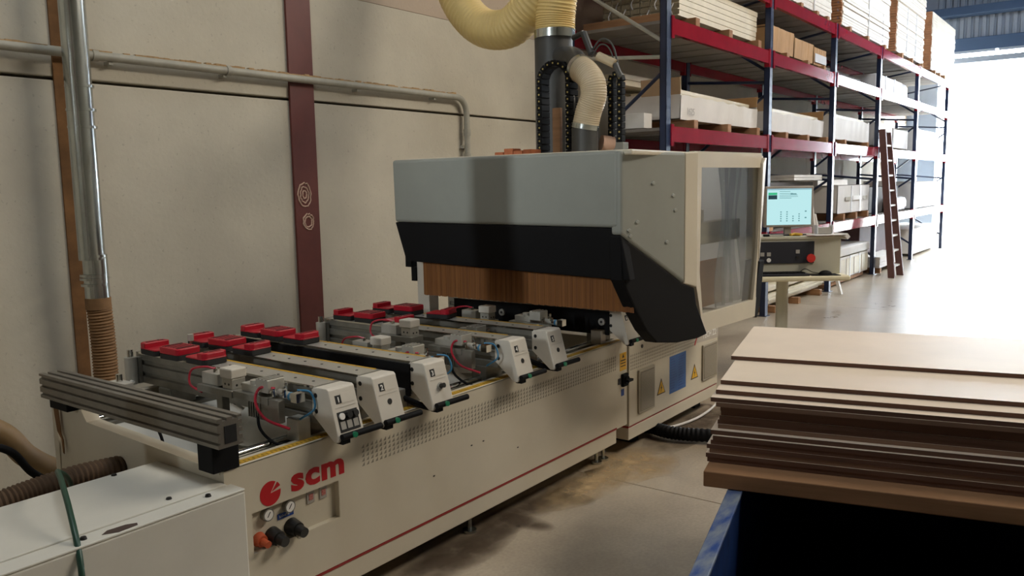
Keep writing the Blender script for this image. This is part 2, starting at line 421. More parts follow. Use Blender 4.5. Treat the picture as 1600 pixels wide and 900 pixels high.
struct(ce.build('ceiling', 'roof'))
for k in range(5):
    x = 3.5 + k*5
    struct(MB().box(x, x+.25, -10, 5, 7.1, 7.6).build('trim_%d' % (k+4), 'roof'))

# red steel column set in the wall
sc = thing('steel_column', 'oxide red steel wall column with two scraped paint marks', 'column', (4.08, 4.96, 0))
MB().box(3.975, 4.195, 4.955, 4.975, 0, 7.6).box(4.06, 4.11, 4.97, 5.02, 0, 7.6).build('flange', 'red_steel', sc)
def ring_mark(cx, cz, rx, rz, k):
    mb = MB()
    for j in range(k):
        pts = []
        for i in range(29):
            a = 2*PI*i/28; q = 1 + random.uniform(-.10, .10); s = 1 - j*.34
            pts.append((cx + rx*s*q*math.cos(a), 4.9535, cz + rz*s*q*math.sin(a)))
        mb.tube(pts, .006, n=5, caps=False)
    return mb
ring_mark(4.06, 1.66, .058, .088, 3).build('paint_mark', 'scrape', sc)
ring_mark(4.085, 1.455, .05, .06, 2).build('paint_mark', 'scrape', sc)
for q in range(6):
    pass

struct(MB().box(-.02, .15, 2.70, 2.88, 0, 7.6).build('trim_10', 'red_steel', bevel=.005))  # unseen column, placed to throw a shadow strip on the hood front
# conduit along the wall with a bend down
cd = thing('conduit', 'grey plastic conduit pipe along the concrete wall with a bend down', 'pipe', (2.0, 4.93, 2.5))
pts = [(-3, 4.92, 2.50), (5.80, 4.92, 2.50)]
arc = [(5.80 + .14*math.sin(a*PI/16), 4.92, 2.36 + .14*math.cos(a*PI/16)) for a in range(1, 9)]
MB().tube([Vector(pts[0]).lerp(Vector(pts[1]), i/30) for i in range(31)] + arc + [(5.94, 4.92, 2.1), (5.94, 4.92, .3)], .028, n=12).build('pipe', 'conduit', cd, smooth=True)
mb = MB()
for x in (2.52, 3.42): mb.cyl((x, 4.92, 2.50), (x+.035, 4.92, 2.50), .034, n=12)
mb.cyl((5.94, 4.92, 2.22), (5.94, 4.92, 2.16), .034, n=12).cyl((5.94, 4.92, 2.0), (5.94, 4.92, 1.95), .034, n=12)
mb.build('sleeve', 'conduit', cd, smooth=True)
mb = MB()
for x in (-1.2, .3, 1.4, 2.62, 3.4, 4.6, 5.5): mb.box(x, x+.025, 4.92, 4.98, 2.455, 2.475)
for z in (2.05, 1.4): mb.box(5.90, 5.98, 4.93, 4.98, z, z+.025)
mb.build('bracket', 'conduit', cd)
mb = MB(); x = 2.45
for i in range(90):
    x = 2.45 + i*.037
    if random.random() < .85: mb.box(x, x+.04, 4.905, 4.935, 2.522, 2.528 + random.random()*.010)
for i in range(40):
    x = .9 + i*.036
    if x < 2.25: mb.box(x, x+.038, 4.905, 4.935, 2.522, 2.527 + random.random()*.006)
mb.build('dust_line', 'conduit_dust', cd, label='brown sawdust lying along the top of the conduit', kind='stuff')

# steel extraction pipe at the left
sp = thing('extraction_pipe', 'shiny galvanised vertical extraction pipe on the wall with dusty flexible lower end', 'pipe', (2.36, 4.75, 0))
MB().cyl((2.345, 4.75, 1.32), (2.345, 4.75, 7.5), .070, n=28).build('pipe', 'steel', sp, smooth=True)
MB().cyl((2.36, 4.75, 1.08), (2.36, 4.75, 1.33), .066, n=28).build('pipe_end', 'steel', sp, smooth=True)
for z, r in ((2.285, .076), (2.155, .078), (2.06, .077), (1.335, .075), (1.225, .076), (1.205, .077), (1.17, .073)):
    MB().cyl((2.35, 4.75, z), (2.35, 4.75, z+.014), r, n=28).build('pipe_band', 'steel', sp, smooth=True)
MB().tube([(2.36, 4.75, 1.10 - i*.006) for i in range(12)], .069, n=20).build('dust_collar', 'duct_brown', sp, smooth=True)
MB().tube([(2.362 + .01*math.sin(i*.025), 4.75, 1.05 - i*.005) for i in range(170)], .066, n=20, rf=lambda i: .066 + .0035*math.sin(i*2*PI/3.6)).build('flexible_hose', 'duct_brown', sp, smooth=True)
# dust stain on wall beside the pipe (its own shape) as a thin brown strip
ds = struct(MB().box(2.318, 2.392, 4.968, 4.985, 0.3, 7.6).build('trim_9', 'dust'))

# ================================================================== hoses on floor at left
h = tag(MB().tube(spline([(.9, 4.2, .95), (1.35, 4.25, .74), (1.616, 4.3, .56), (1.72, 4.3, .42), (1.833, 4.3, .32), (1.96, 4.3, .25), (2.4, 4.25, .14), (3, 4.2, .08)], 10), .055, n=14).build('suction_hose', 'hose_beige', smooth=True),
        'thick smooth beige hose sagging along the wall behind the machine', 'hose')
h = tag(MB().tube(spline([(.9, 4.10, .8), (1.4, 4.10, .60), (1.57, 4.10, .52), (1.66, 4.10, .39), (1.77, 4.10, .30), (1.95, 4.10, .2), (2.6, 4.0, .03)], 10), .018, n=10).build('cable', 'black', smooth=True),
        'thin black cable hanging under the beige hose by the wall', 'cable')
pts = spline([(.70, 3.2, .58), (1.0, 3.16, .60), (1.16, 3.14, .615), (1.29, 3.14, .625), (1.44, 3.14, .63), (1.598, 3.14, .62)], 40)
tag(MB().tube(pts, .05, n=16, rf=lambda i: .046 + .004*math.sin(i*2*PI/5)).build('corrugated_hose', 'hose_brown', smooth=True),
    'brown corrugated hose behind the white cabinet, running to the machine end', 'hose')

# ================================================================== white side cabinet in the foreground
cb = thing('side_cabinet', 'low white steel cabinet in front at the left end of the machine', 'cabinet', (.93, 2.6, 0))
MB().box(.25, 1.61, 2.345, 2.87, 0.02, .69).build('body', 'white_paint', cb, bevel=.006)
MB().box(.26, 1.595, 2.432, 2.865, .69, .700).build('lid', 'white_paint', cb, bevel=.003)
MB().box(.25, 1.61, 2.345, 2.425, .69, .698).build('front_flange', 'white_paint', cb, bevel=.003)
for x, y in ((1.42, 2.845), (1.405, 2.468), (.75, 2.47), (.5, 2.84), (1.495, 2.385), (1.089, 2.39), (.4, 2.39)):
    MB().cyl((x, y, .697), (x, y, .706), .011, .008, n=10).build('screw', 'screw', cb, smooth=True)
vs = [(1.135, 2.374), (1.16, 2.392), (1.215, 2.388), (1.243, 2.372), (1.236, 2.356), (1.175, 2.352)]
MB().prism(vs, 'z', .6975, .6992).build('worn_patch', mat('worn_paint', '#4a3a32', .8, var=.2, scale=40), cb, label='dark patch where the paint has worn off')
gp = [(1.40, 3.12, .45), (1.34, 3.0, .66), (1.24, 2.86, .765), (1.16, 2.66, .80), (1.09, 2.46, .76), (1.05, 2.335, .665), (1.035, 2.30, .5), (1.03, 2.29, .2), (1.03, 2.27, .02)]
tag(MB().tube(spline(gp, 10), .0088, n=10).build('green_hose', 'hose_green', smooth=True), 'dark green hose looped over the white cabinet', 'hose')

# ================================================================== MACHINE BASE
YF = 2.45
mb_ = thing('machining_bed', 'long cream bed of the woodworking machine with red lettering on its front panel', 'machine', (3.0, 3.0, 0))
mb = MB()
# front panel with a recess opening X1.70-2.11, Z.40-.552
mb.box(1.60, 1.702, YF, YF+.02, .21, .74).box(2.11, 4.335, YF, YF+.02, .21, .74).box(1.702, 2.11, YF, YF+.02, .552, .74).box(1.702, 2.11, YF, YF+.02, .21, .40)
mb.build('front_panel', 'cream', mb_)
MB().box(4.335, 4.462, YF, YF+.02, .20, .74).build('switch_panel', 'cream', mb_)
MB().box(1.60, 4.33, YF+.001, YF+.05, .112, .199).build('plinth', 'cream', mb_, bevel=.004)
MB().box(1.60, 4.332, YF-.002, YF+.019, .199, .208).build('red_stripe', 'line_red', mb_, label='thin dark red line along the plinth')
# recess
mb = MB(); mb.box(1.702, 2.11, YF+.025, YF+.03, .40, .552)
mb.box(1.699, 1.704, YF+.001, YF+.03, .40, .552).box(2.108, 2.113, YF+.001, YF+.03, .40, .552).box(1.702, 2.11, YF+.001, YF+.03, .551, .556).box(1.702, 2.11, YF+.001, YF+.03, .396, .401)
mb.build('recess_box', 'cream', mb_)
# things in recess
for i, x in enumerate((1.777, 1.874)):
    g = MB().cyl((x, YF+.026, .521), (x, YF+.004, .521), .024, n=24).build('pressure_gauge', 'alu_dark', mb_, smooth=True)
    MB().cyl((x, YF+.005, .521), (x, YF+.0025, .521), .019, n=24).build('dial', 'white_ink', g)
    MB().box(x-.001, x+.001, YF+.001, YF+.0027, .512, .534, rot=Matrix.Rotation(R(35), 3, 'Y')).build('needle', 'sticker', g)
MB().box(1.829, 1.902, YF+.022, YF+.026, .479, .500).build('blue_label', 'blue_dark', mb_)
text('label_text', '2,17-4740', .012, (1.834, YF+.0215, .4855), FRONT, 'white_ink', mb_)
for x, z in ((1.80, .432), (1.888, .436)):
    k = MB().cyl((x, YF+.026, z), (x, YF-.02, z-.004), .033, .027, n=20).cyl((x, YF-.02, z-.004), (x, YF-.055, z-.008), .021, .019, n=20).build('regulator_knob', 'knob', mb_, smooth=True)
    MB().cyl((x, YF-.012, z-.02), (x, YF-.03, z-.03), .012, n=10).build('brass_fitting', 'alu', k, smooth=True)
MB().cyl((1.742, YF+.026, .437), (1.742, YF, .434), .028, .022, n=18).cyl((1.742, YF, .434), (1.742, YF-.035, .430), .013, n=14).build('red_valve', 'orange', mb_, smooth=True)
for x in (1.985, 2.047):
    k = MB().box(x-.019, x+.019, YF+.02, YF+.026, .494, .545).build('counter_frame', 'grey_ink', mb_, bevel=.003)
    MB().box(x-.010, x+.010, YF+.0185, YF+.0205, .508, .532).build('counter_face', mat('red_label', '#9a4440', .5, col2='#c0867c', scale=160), k)
# logo: disc with wedge + letters
mb = MB(); cx, cz, r = 1.786, .602, .0455
def wedge(a0, a1, off=(0, 0), rr=r):
    n = 28; pl = [(cx+off[0], cz+off[1])] + [(cx+off[0]+rr*math.cos(R(a0+(a1-a0)*i/n)), cz+off[1]+rr*math.sin(R(a0+(a1-a0)*i/n))) for i in range(n+1)]
    mb.prism(pl, 'y', YF-.0012, YF)
wedge(57, 366)
wedge(20, 50, (.006, .004), .040)
mb.build('logo_disc', 'logo_red', mb_, label='round red emblem with a wedge cut out')
text('logo_lettering', 'scm', .122, (1.880, YF-.0006, .580), FRONT, 'logo_red', mb_, bold=.0052, sx=1.27, space=1.10, label='red letters reading scm')
# triangles print
mb = MB(); n = 84
for i in range(n):
    x = 2.236 + i*(4.308-2.236)/(n-1)
    for j in range(5):
        z = .573 + j*.0188
        mb.prism([(x, z), (x+.0145, z), (x+.0145, z+.0145)], 'y', YF-.0008, YF)
for j in range(5): mb.prism([(1.664, .50+j*.022), (1.678, .50+j*.022), (1.678, .516+j*.022)], 'y', YF-.0008, YF)
mb.build('triangle_print', 'tri', mb_, kind='stuff', label='rows of small grey triangles printed on the front panel')
# switch panel: yellow label, isolator, blue label
MB().box(4.372, 4.452, YF-.001, YF, .555, .665).build('yellow_label', 'warn', mb_)
MB().prism([(4.40, .635), (4.425, .635), (4.4125, .658)], 'y', YF-.0018, YF-.0008).box(4.382, 4.442, YF-.0018, YF-.0008, .615, .622).box(4.382, 4.442, YF-.0018, YF-.0008, .598, .604).box(4.382, 4.442, YF-.0018, YF-.0008, .580, .586).build('label_print', 'sticker', mb_)
sw = MB().box(4.385, 4.450, YF-.02, YF, .455, .535).build('isolator_switch', 'black', mb_, bevel=.004)
MB().cyl((4.418, YF-.02, .495), (4.418, YF-.032, .495), .026, n=18).box(4.395, 4.455, YF-.05, YF-.03, .488, .502).build('switch_handle', 'black', sw)
MB().box(4.35, 4.372, YF-.006, YF, .475, .512).build('socket', 'panel_navy', mb_)
MB().box(4.388, 4.425, YF-.001, YF, .395, .438).build('blue_plate', 'blue_dark', mb_)
# left end panel (steps up toward the back) with return flange
pl = [(YF+.0205, .10), (YF+.0205, .735), (3.39, .762), (3.43, .806), (3.62, .806), (3.70, .10)]
MB().prism(pl, 'x', 1.60, 1.612).build('end_panel', 'cream', mb_)
mb = MB(); t = .012
for (y0, z0), (y1, z1) in zip(pl[1:4], pl[2:5]):
    mb.loft([(1.597, y0, z0+.002), (1.655, y0, z0+.002), (1.655, y0, z0-t), (1.597, y0, z0-t)], [(1.597, y1, z1+.002), (1.655, y1, z1+.002), (1.655, y1, z1-t), (1.597, y1, z1-t)])
mb.build('end_flange', 'cream', mb_)
MB().box(1.60, 4.46, 3.66, 3.70, .10, .78).build('back_panel', 'cream', mb_)
MB().box(1.62, 4.45, 2.54, 3.66, .10, .14).build('floor_pan', 'tray', mb_)
# slanted sheet trays inside
mb = MB()
for x0, x1 in ((1.66, 2.3), (2.32, 3.1), (3.12, 3.9)):
    mb.loft([(x0, 2.64, .655), (x1, 2.64, .655), (x1, 2.64, .643), (x0, 2.64, .643)], [(x0, 2.95, .56), (x1, 2.95, .56), (x1, 2.95, .548), (x0, 2.95, .548)])
    mb.loft([(x0, 3.48, .70), (x1, 3.48, .70), (x1, 3.48, .688), (x0, 3.48, .688)], [(x0, 2.95, .56), (x1, 2.95, .56), (x1, 2.95, .548), (x0, 2.95, .548)])
    xm = x1 - .25
    mb.loft([(xm, 2.66, .64), (xm+.012, 2.66, .64), (xm+.20, 2.66, .72), (xm+.188, 2.66, .72)], [(xm, 3.2, .60), (xm+.012, 3.2, .60), (xm+.20, 3.2, .72), (xm+.188, 3.2, .72)])
mb.build('chip_tray', 'tray', mb_, label='bright sloping sheet metal trays inside the bed')
# top edge: flange, tape, rails
MB().box(1.60, 4.46, YF, YF+.075, .735, .742).build('top_flange', 'cream', mb_, bevel=.002)
MB().box(1.66, 4.42, YF+.012, YF+.045, .742, .7445).build('scale_tape', 'yellow', mb_, label='dusty yellow measuring tape along the front rail')
mb = MB()
for k in range(140): mb.box(1.68+k*.0195, 1.682+k*.0195, YF+.014, YF+.03, .7445, .7452)
mb.build('tape_marks', 'sticker', mb_, kind='stuff')
MB().cyl((1.63, 2.585, .735), (4.44, 2.585, .735), .016, n=14).build('guide_rail', 'chrome', mb_, smooth=True)
MB().cyl((1.63, 3.52, .735), (4.44, 3.52, .735), .016, n=14).build('guide_rail', 'chrome', mb_, smooth=True)
MB().box(1.63, 4.44, 2.545, 2.63, .65, .715).build('rail_bed', 'alu_dark', mb_)
MB().box(1.63, 4.44, 3.48, 3.56, .65, .715).build('rail_bed', 'alu_dark', mb_)
for x in (1.8, 3.0, 4.22, 4.30):
    f = MB().cyl((x, 2.53, .012), (x, 2.53, .12), .012, n=12).build('levelling_foot', 'steel', mb_, smooth=True)
    MB().cyl((x, 2.53, 0), (x, 2.53, .014), .035, n=16).build('foot_plate', 'steel', f, smooth=True)
    MB().cyl((x, 3.55, 0), (x, 3.55, .12), .02, n=12).build('levelling_foot', 'steel', mb_, smooth=True)
mb = MB()
for k in range(3): mb.tube(spline([(2.55+.18*k, 2.9, .03), (2.75+.2*k, 2.62, .04), (2.95+.2*k, 2.66, .03), (3.05+.2*k, 2.9, .06)], 8), .022, n=8)
mb.build('pipe_loop', 'black', mb_, smooth=True, label='black pipes lying under the bed')
for x, z in ((2.93, .47), (3.02, .468), (2.66, .40), (3.3, .36)):
    MB().box(x, x+.012, YF-.0008, YF, z, z+.006).build('scratch', 'screw', mb_)

# aluminium beam across the left end
def groove_profile(x0, x1, z0, z1, d=.014):
    h_ = (z1-z0); g = []
    g += [(x0+.02, z1), (x0+.02, z1-.01), (x0+.036, z1-.01), (x0+.036, z1), (x1-.036, z1), (x1-.036, z1-.01), (x1-.02, z1-.01), (x1-.02, z1), (x1, z1)]
    for k in range(4):
        a = z1 - h_*(k+.30)/4; b = z1 - h_*(k+.72)/4
        g += [(x1, a), (x1-d, a), (x1-d, b), (x1, b)]
    g += [(x1, z0), (x0, z0)]
    for k in range(2, -1, -1):
        a = z0 + h_*((2-k)+.35)/3; b = z0 + h_*((2-k)+.72)/3
        g += [(x0, a), (x0+d*.7, a+.004), (x0+d*.7, b-.004), (x0, b)]
    g += [(x0, z1)]
    return g
ab = thing('aluminium_beam', 'grooved aluminium profile beam lying across the left end of the bed', 'beam', (1.58, 2.95, .80))
MB().prism(groove_profile(1.535, 1.63, .848, .95), 'y', 2.37, 3.64).build('profile', 'alu_beam', ab)
MB().box(1.560, 1.606, 2.368, 2.372, .862, .922).build('hollow_shade', 'black_matt', ab, label='black plate painted for the shade inside the profile end')  # black plate paints the shade inside the open profile end
MB().box(1.555, 1.66, 2.44, 2.53, .742, .848).build('end_block', 'black', ab, bevel=.004)
MB().box(1.55, 1.62, 3.45, 3.60, .806, .848).build('end_block', 'black', ab, bevel=.004)
rb_ = [(3.655, 3.615, .84), (3.645, 3.605, .76), (3.632, 3.60, .69), (3.60, 3.582, .66), (3.595, 3.585, .60)]
mb = MB()
for (a0, a1, za), (b0, b1, zb) in zip(rb_, rb_[1:]):
    mb.loft([(1.585, a0, za), (1.588, a0, za), (1.588, a1, za-.004), (1.585, a1, za-.004)], [(1.585, b0, zb), (1.588, b0, zb), (1.588, b1, zb-.004), (1.585, b1, zb-.004)])
tag(mb.build('loose_strip', 'dust'), 'torn brown strip hanging at the rear corner of the machine end', 'strip')
tag(MB().tube(spline([(1.70, 3.05, .80), (1.71, 3.02, .72), (1.70, 3.0, .66), (1.74, 2.97, .63)], 8), .006, n=6).build('loose_cable', 'black', smooth=True), 'thin black cable hanging under the aluminium beam', 'cable')

# ================================================================== RIGHT CABINET
ec = thing('electrical_cabinet', 'cream cabinet with two vent grilles, warning triangles and a blue notice', 'cabinet', (5.2, 3.0, 0))
MB().box(4.49, 5.885, YF, 3.6, .175, .73).build('body', 'cream', ec, bevel=.004)
MB().box(4.49, 5.885, YF+.004, 3.6, .085, .165).build('plinth', 'cream', ec, bevel=.004)
MB().box(4.49, 5.885, YF+.006, 3.59, .163, .177).build('red_seam', 'line_red', ec)  # seam in dark red, continuing the red line of the bed
for x0, x1, z0, z1 in ((4.60, 4.82, .232, .518), (5.59, 5.85, .246, .515)):
    v = MB().box(x0, x1, YF-.014, YF, z0, z1).build('vent_grille', 'vent', ec, bevel=.005)
    mb = MB()
    for k in range(26):
        z = z0+.02+k*(z1-z0-.04)/26; mb.box(x0+.02, x1-.02, YF-.0165, YF-.013, z, z+.0045)
    mb.build('louvre', 'vent', v, kind='stuff')
    MB().box(x0+.014, x1-.014, YF-.0146, YF-.0135, z0+.014, z1-.014).build('louvre_backing', mat('vent_dark', '#7c7466', .7), v)
for x in (4.935, 5.466):
    w_ = MB().prism([(x-.062, .292), (x+.062, .292), (x, .40)], 'y', YF-.001, YF).build('warning_triangle', 'sticker', ec)
    MB().prism([(x-.050, .299), (x+.050, .299), (x, .386)], 'y', YF-.002, YF-.001).build('yellow_field', 'warn', w_)
    MB().prism([(x+.006, .362), (x-.010, .332), (x, .332), (x-.006, .306), (x+.010, .34), (x, .34)], 'y', YF-.003, YF-.002).build('lightning_bolt', 'sticker', w_)
bp = MB().box(5.06, 5.32, YF-.001, YF, .262, .522).build('blue_notice', 'blue_print', ec)
mb = MB()
for c in range(2):
    for k in range(13):
        x0 = 5.075+c*.125; mb.box(x0, x0+.10*random.uniform(.5, 1), YF-.0018, YF-.001, .275+k*.0185, .279+k*.0185)
mb.build('notice_print', 'blue_dark', bp, kind='stuff')
mb = MB()
for i in range(40):
    x = 4.505+i*.0243
    for j in range(5): mb.prism([(x, .535+j*.0215), (x+.014, .535+j*.0215), (x+.014, .549+j*.0215)], 'y', YF-.0008, YF)
mb.build('triangle_print', 'tri', ec, kind='stuff', label='rows of small grey triangles printed on the cabinet')
MB().prism([(5.50, .545), (5.885, .53), (5.885, .63), (5.545, .65)], 'y', YF-.0008, YF).build('grey_band', 'tech_band', ec)
MB().prism([(5.455, .535), (5.475, .535), (5.56, .66), (5.54, .66)], 'y', YF-.0012, YF).build('red_slash', 'logo_red', ec)
text('model_lettering', 'TECH Z2', .062, (5.60, YF-.0016, .562), FRONT, 'white_ink', ec, bold=.001)
MB().cyl((4.66, YF-.004, .665), (4.66, YF, .665), .012, n=12).build('lock', 'screw', ec)
for x in (4.7, 5.7):
    MB().box(x, x+.1, 2.55, 3.4, 0, .09).build('support', 'black', ec)

# hoses on the floor between
tag(MB().tube(spline([(4.70, 3.1, .07), (4.75, 2.78, .07), (4.90, 2.55, .06), (4.88, 2.36, .055), (4.95, 2.17, .05), (5.1, 1.9, .05)], 30), .045, n=12, rf=lambda i: .043+.003*math.sin(i*2*PI/4)).build('floor_hose', 'black', smooth=True),
    'thick black hose coming out under the machine onto the floor', 'hose')
tag(MB().tube(spline([(5.8, 2.62, .09), (5.86, 2.44, .05), (5.5, 2.40, .02), (5.15, 2.46, .012), (4.95, 2.60, .012), (4.75, 2.66, .02), (4.5, 2.70, .05)], 10), .009, n=8).build('floor_cable', 'paper', smooth=True),
    'thin white cable looping on the floor beside the cabinet', 'cable')

# ================================================================== SUPPORT BARS
def bar(i, x, label, black=False, opts=''):
    t = thing('support_bar', label, 'support bar', (x, 3.1, .745), group='sliding support bars across the bed')
    hw = .064
    # rail
    prof = [(x-hw, .80), (x-hw, .83), (x-hw+.010, .835), (x-hw+.010, .85), (x-hw, .855), (x-hw, .885), (x-hw+.010, .89), (x-hw+.010, .905), (x-hw, .91), (x-hw, .944), (x+hw, .944), (x+hw, .91), (x+hw-.01, .905), (x+hw-.01, .89), (x+hw, .885), (x+hw, .80)]
    MB().prism(prof, 'y', 2.47, 3.75).build('rail', 'alu_dark', t)
    MB().box(x-hw+.004, x+hw-.02, 2.48, 3.74, .944, .9455).build('top_plate', 'alu', t)
    MB().box(x+hw-.020, x+hw-.004, 2.50, 3.72, .944, .9462).build('scale_strip', 'yellow', t)
    MB().box(x-hw-.002, x-hw+.004, 2.48, 3.74, .938, .9465).build('edge_strip', 'chrome', t)
    mb = MB()
    for k in range(11): mb.cyl((x-.005, 2.55+k*.11, .9455), (x-.005, 2.55+k*.11, .947), .006, n=8)
    mb.build('rail_hole', 'screw', t)
    if black:
        MB().box(x-hw-.014, x-hw-.003, 2.475, 3.70, .792, .936).build('side_plate', 'black', t, bevel=.002)
        for yy in ((2.82,) if i == 3 else (2.52, 3.28)):
            b_ = MB().cyl((x-hw-.014, yy, .872), (x-hw-.026, yy, .872), .022, n=20).build('roller', 'grey_ink', t, smooth=True)
            MB().cyl((x-hw-.026, yy, .872), (x-hw-.029, yy, .872), .008, n=10).build('roller_pin', 'screw', b_)
    # carriages on the guide rails
    for yy in (2.585, 3.52):
        MB().box(x-.075, x+.055, yy-.045, yy+.05, .725, .80).build('carriage', 'alu_dark', t, bevel=.004)
    if i in (1, 3, 5, 6):
        MB().box(x-.13, x-.07, 2.50, 2.57, .735, .825).build('carriage_block', 'alu', t, bevel=.003)
    # front housing
    c0, c1 = x-.066, x+.066
    pr = [(2.49, .935), (2.478, .943), (2.405, .945), (2.396, .938), (2.345, .755), (2.352, .742), (2.375, .742), (2.49, .832)]
    hs = MB().prism(pr, 'x', c0, c1).build('front_housing', 'offwhite', t, bevel=.003)
    for yy, zz in ((2.467, .912), (2.467, .850)):
        MB().cyl((c0-.0015, yy, zz), (c0+.002, yy, zz), .0095, n=12).build('housing_plug', 'screw', hs)
    # front face helper: point on the slanted face, s along x, u along slope from the top
    n = Vector((0, -.965, .27)).normalized(); d = Vector((0, -.27, -.965)).normalized(); o = Vector((c0, 2.3935, .932))
    def fp(s, u, e=0.0): return o + Vector((s, 0, 0)) + d*u + n*e
    def fbox(name, s0, s1, u0, u1, e, mm, par, e0=-.002):
        A = [fp(s0, u0, e0), fp(s1, u0, e0), fp(s1, u1, e0), fp(s0, u1, e0)]; B = [fp(s0, u0, e), fp(s1, u0, e), fp(s1, u1, e), fp(s0, u1, e)]
        return MB().loft(A, B).build(name, mm, par)
    rot = Matrix((Vector((1, 0, 0)), -d, n)).transposed()
    fbox('number_plate', .026, .052, .018, .050, .001, 'sticker', hs)
    text('number', str(i), .030, fp(.039, .0455, .0016), rot, 'white_ink', hs, bold=.0008, align='CENTER')
    fbox('marking_field', .054, .115, .014, .052, .0006, 'offwhite', hs)
    fbox('marking_line', .016, .118, .0645, .0655, .0006, 'grey_ink', hs)
    if 'hole' in opts:
        MB().cyl(fp(.066, .098, -.002), fp(.066, .098, .001), .012, n=18).build('round_plug', 'screw', hs)
    if 'knob' in opts:
        MB().cyl(fp(.068, .098, 0), fp(.068, .098, .006), .016, n=18).build('knob_ring', 'grey_ink', hs, smooth=True)
        MB().cyl(fp(.068, .098, .006), fp(.068, .098, .026), .011, n=16).build('selector_knob', 'knob', hs, smooth=True)
    if 'valves' in opts:
        fbox('valve_plate', .018, .118, .082, .160, .0012, 'sticker', hs)
        for k in range(3):
            s = .036 + k*.032
            MB().cyl(fp(s, .100, .001), fp(s, .100, .016 if k else .008), .013, n=16).build('push_button', 'white_ink' if k == 0 else 'knob', hs, smooth=True, label='white round button' if k == 0 else None)
            fbox('button_label', s-.012, s+.012, .120, .150, .002, 'grey_ink', hs)
    # handle
    h_ = MB().cyl((c0+.008, 2.336, .765), (c1+.075, 2.330, .765), .0125, n=14).build('handle', 'black', t, smooth=True)
    MB().box(c0+.012, c0+.05, 2.337, 2.372, .735, .757).build('latch', 'black', h_)
    MB().cyl((x-.005, 2.328, .766), (x-.005, 2.316, .767), .011, n=16).build('release_button', 'green', h_, smooth=True, label='green button on the handle')
    if i in (3, 5):
        hz = MB()
        for q in range(2): hz.tube(spline([(x-.12, 2.62+.03*q, .80), (x-.09, 2.52+.02*q, .79), (x-.06, 2.45, .765-.01*q), (x-.02, 2.40, .735), (x+.03, 2.40, .728)], 6), .010, n=8)
        hz.build('cable_loop', 'black', t, smooth=True, kind='stuff', label='black cables looping under the housing')
    # rear bump stop
    MB().box(x-hw, x+hw, 3.75, 3.765, .80, .945).build('end_plate', 'alu_dark', t)
    return t
bar(1, 2.095, 'first support bar, its white housing numbered 1 with three push buttons', opts='valves')
bar(2, 2.325, 'second support bar, its white housing numbered 2 with one round black plug', opts='hole')
bar(3, 2.63, 'support bar with black side plate and a black selector knob on its housing', black=True, opts='knob')
bar(4, 3.247, 'support bar numbered 4, fourth white housing along the bed', opts='hole')
bar(5, 3.567, 'support bar numbered 5, right in front of the hood', opts='hole')
bar(6, 4.36, 'support bar with black side plate mostly hidden under the hood', black=True)

# ================================================================== SUCTION PODS
def pod_meshes():
    def rect(hx, hy, r=.016):
        out = []
        for cx_, cy_, a0 in ((hx-r, hy-r, 0), (-hx+r, hy-r, 90), (-hx+r, -hy+r, 180), (hx-r, -hy+r, 270)):
            for k in range(4): a = R(a0+k*30); out.append((cx_+r*math.cos(a), cy_+r*math.sin(a)))
        return out
    res = {}
    for kind in ('full', 'step'):
        t = bpy.data.objects.new('suction_pod', None); COL.objects.link(t); ORG[t] = Vector((0, 0, 0))
        MB().prism(rect(.060, .074), 'z', 0.002, .026).build('pod_base', 'dark_rubber', t, bevel=.002)
        MB().cyl((0, 0, 0), (0, 0, .004), .05, n=20).build('pod_foot', 'alu_dark', t)
        if kind == 'full':
            MB().prism(rect(.0605, .0745), 'z', .026, .056).build('pod_top', 'pod_red', t, bevel=.004)
            mb = MB()
            for y in (-.042, -.021, 0, .021, .042): mb.box(-.046, .046, y-.0015, y+.0015, .0555, .0572)
            for y in (-.056, .056): mb.box(-.05, .05, y-.003, y+.003, .0555, .0575)
            mb.build('seal', 'dark_rubber', t)
        else:
            MB().prism(rect(.0605, .0745), 'z', .026, .033).build('pod_shelf', 'pod_red', t, bevel=.003)
            pr = [(-.0605+.016, .0745), (-.0605, .06), (-.0605, .022), (.0605, .022), (.0605, .06), (.0605-.016, .0745)]
            MB().prism(pr, 'z', .030, .056).build('pod_ridge', 'pod_red', t, bevel=.004)
            MB().box(-.042, .042, .040, .047, .0555, .0575).build('seal', 'dark_rubber', t)
        MB().cyl((.02, .02 if kind == 'full' else .05, .055 if kind == 'full' else .056), (.02, .02 if kind == 'full' else .05, .060 if kind == 'full' else .060), .004, n=8).build('pod_screw', 'chrome', t)
        res[kind] = t
    return res
PODS = pod_meshes(); used = set()
barname = {1: 'first bar with push buttons', 2: 'second bar from the cabinet end', 3: 'third bar with the selector knob', 4: 'fourth bar past the gap', 5: 'last bar before the hood'}
bx = {1: 2.06, 2: 2.305, 3: 2.605, 4: 3.235, 5: 3.555}
cy3 = {1: 3.235, 2: 3.245, 3: 3.255, 4: 3.20, 5: 3.17}
for b in range(1, 6):
    for k, (kind, y, rz, txt) in enumerate((('step', 3.61, 0, 'red stepped suction pod at the wall end, on the %s'), ('full', 3.43, 0, 'flat topped red suction pod, middle of three on the %s'), ('step', cy3[b], PI, 'red stepped suction pod nearest the housing, on the %s'))):
        o = PODS[kind] if kind not in used else copy_tree(PODS[kind]); used.add(kind)
        o.location = (bx[b]+random.uniform(-.004, .004), y, .946); o.rotation_euler = (0, 0, rz + R(random.uniform(-3, 3)) + (R(14) if (b == 5 and k == 2) else 0))
        tag(o, txt % barname[b], 'suction pod', 'red suction pods on the support bars')

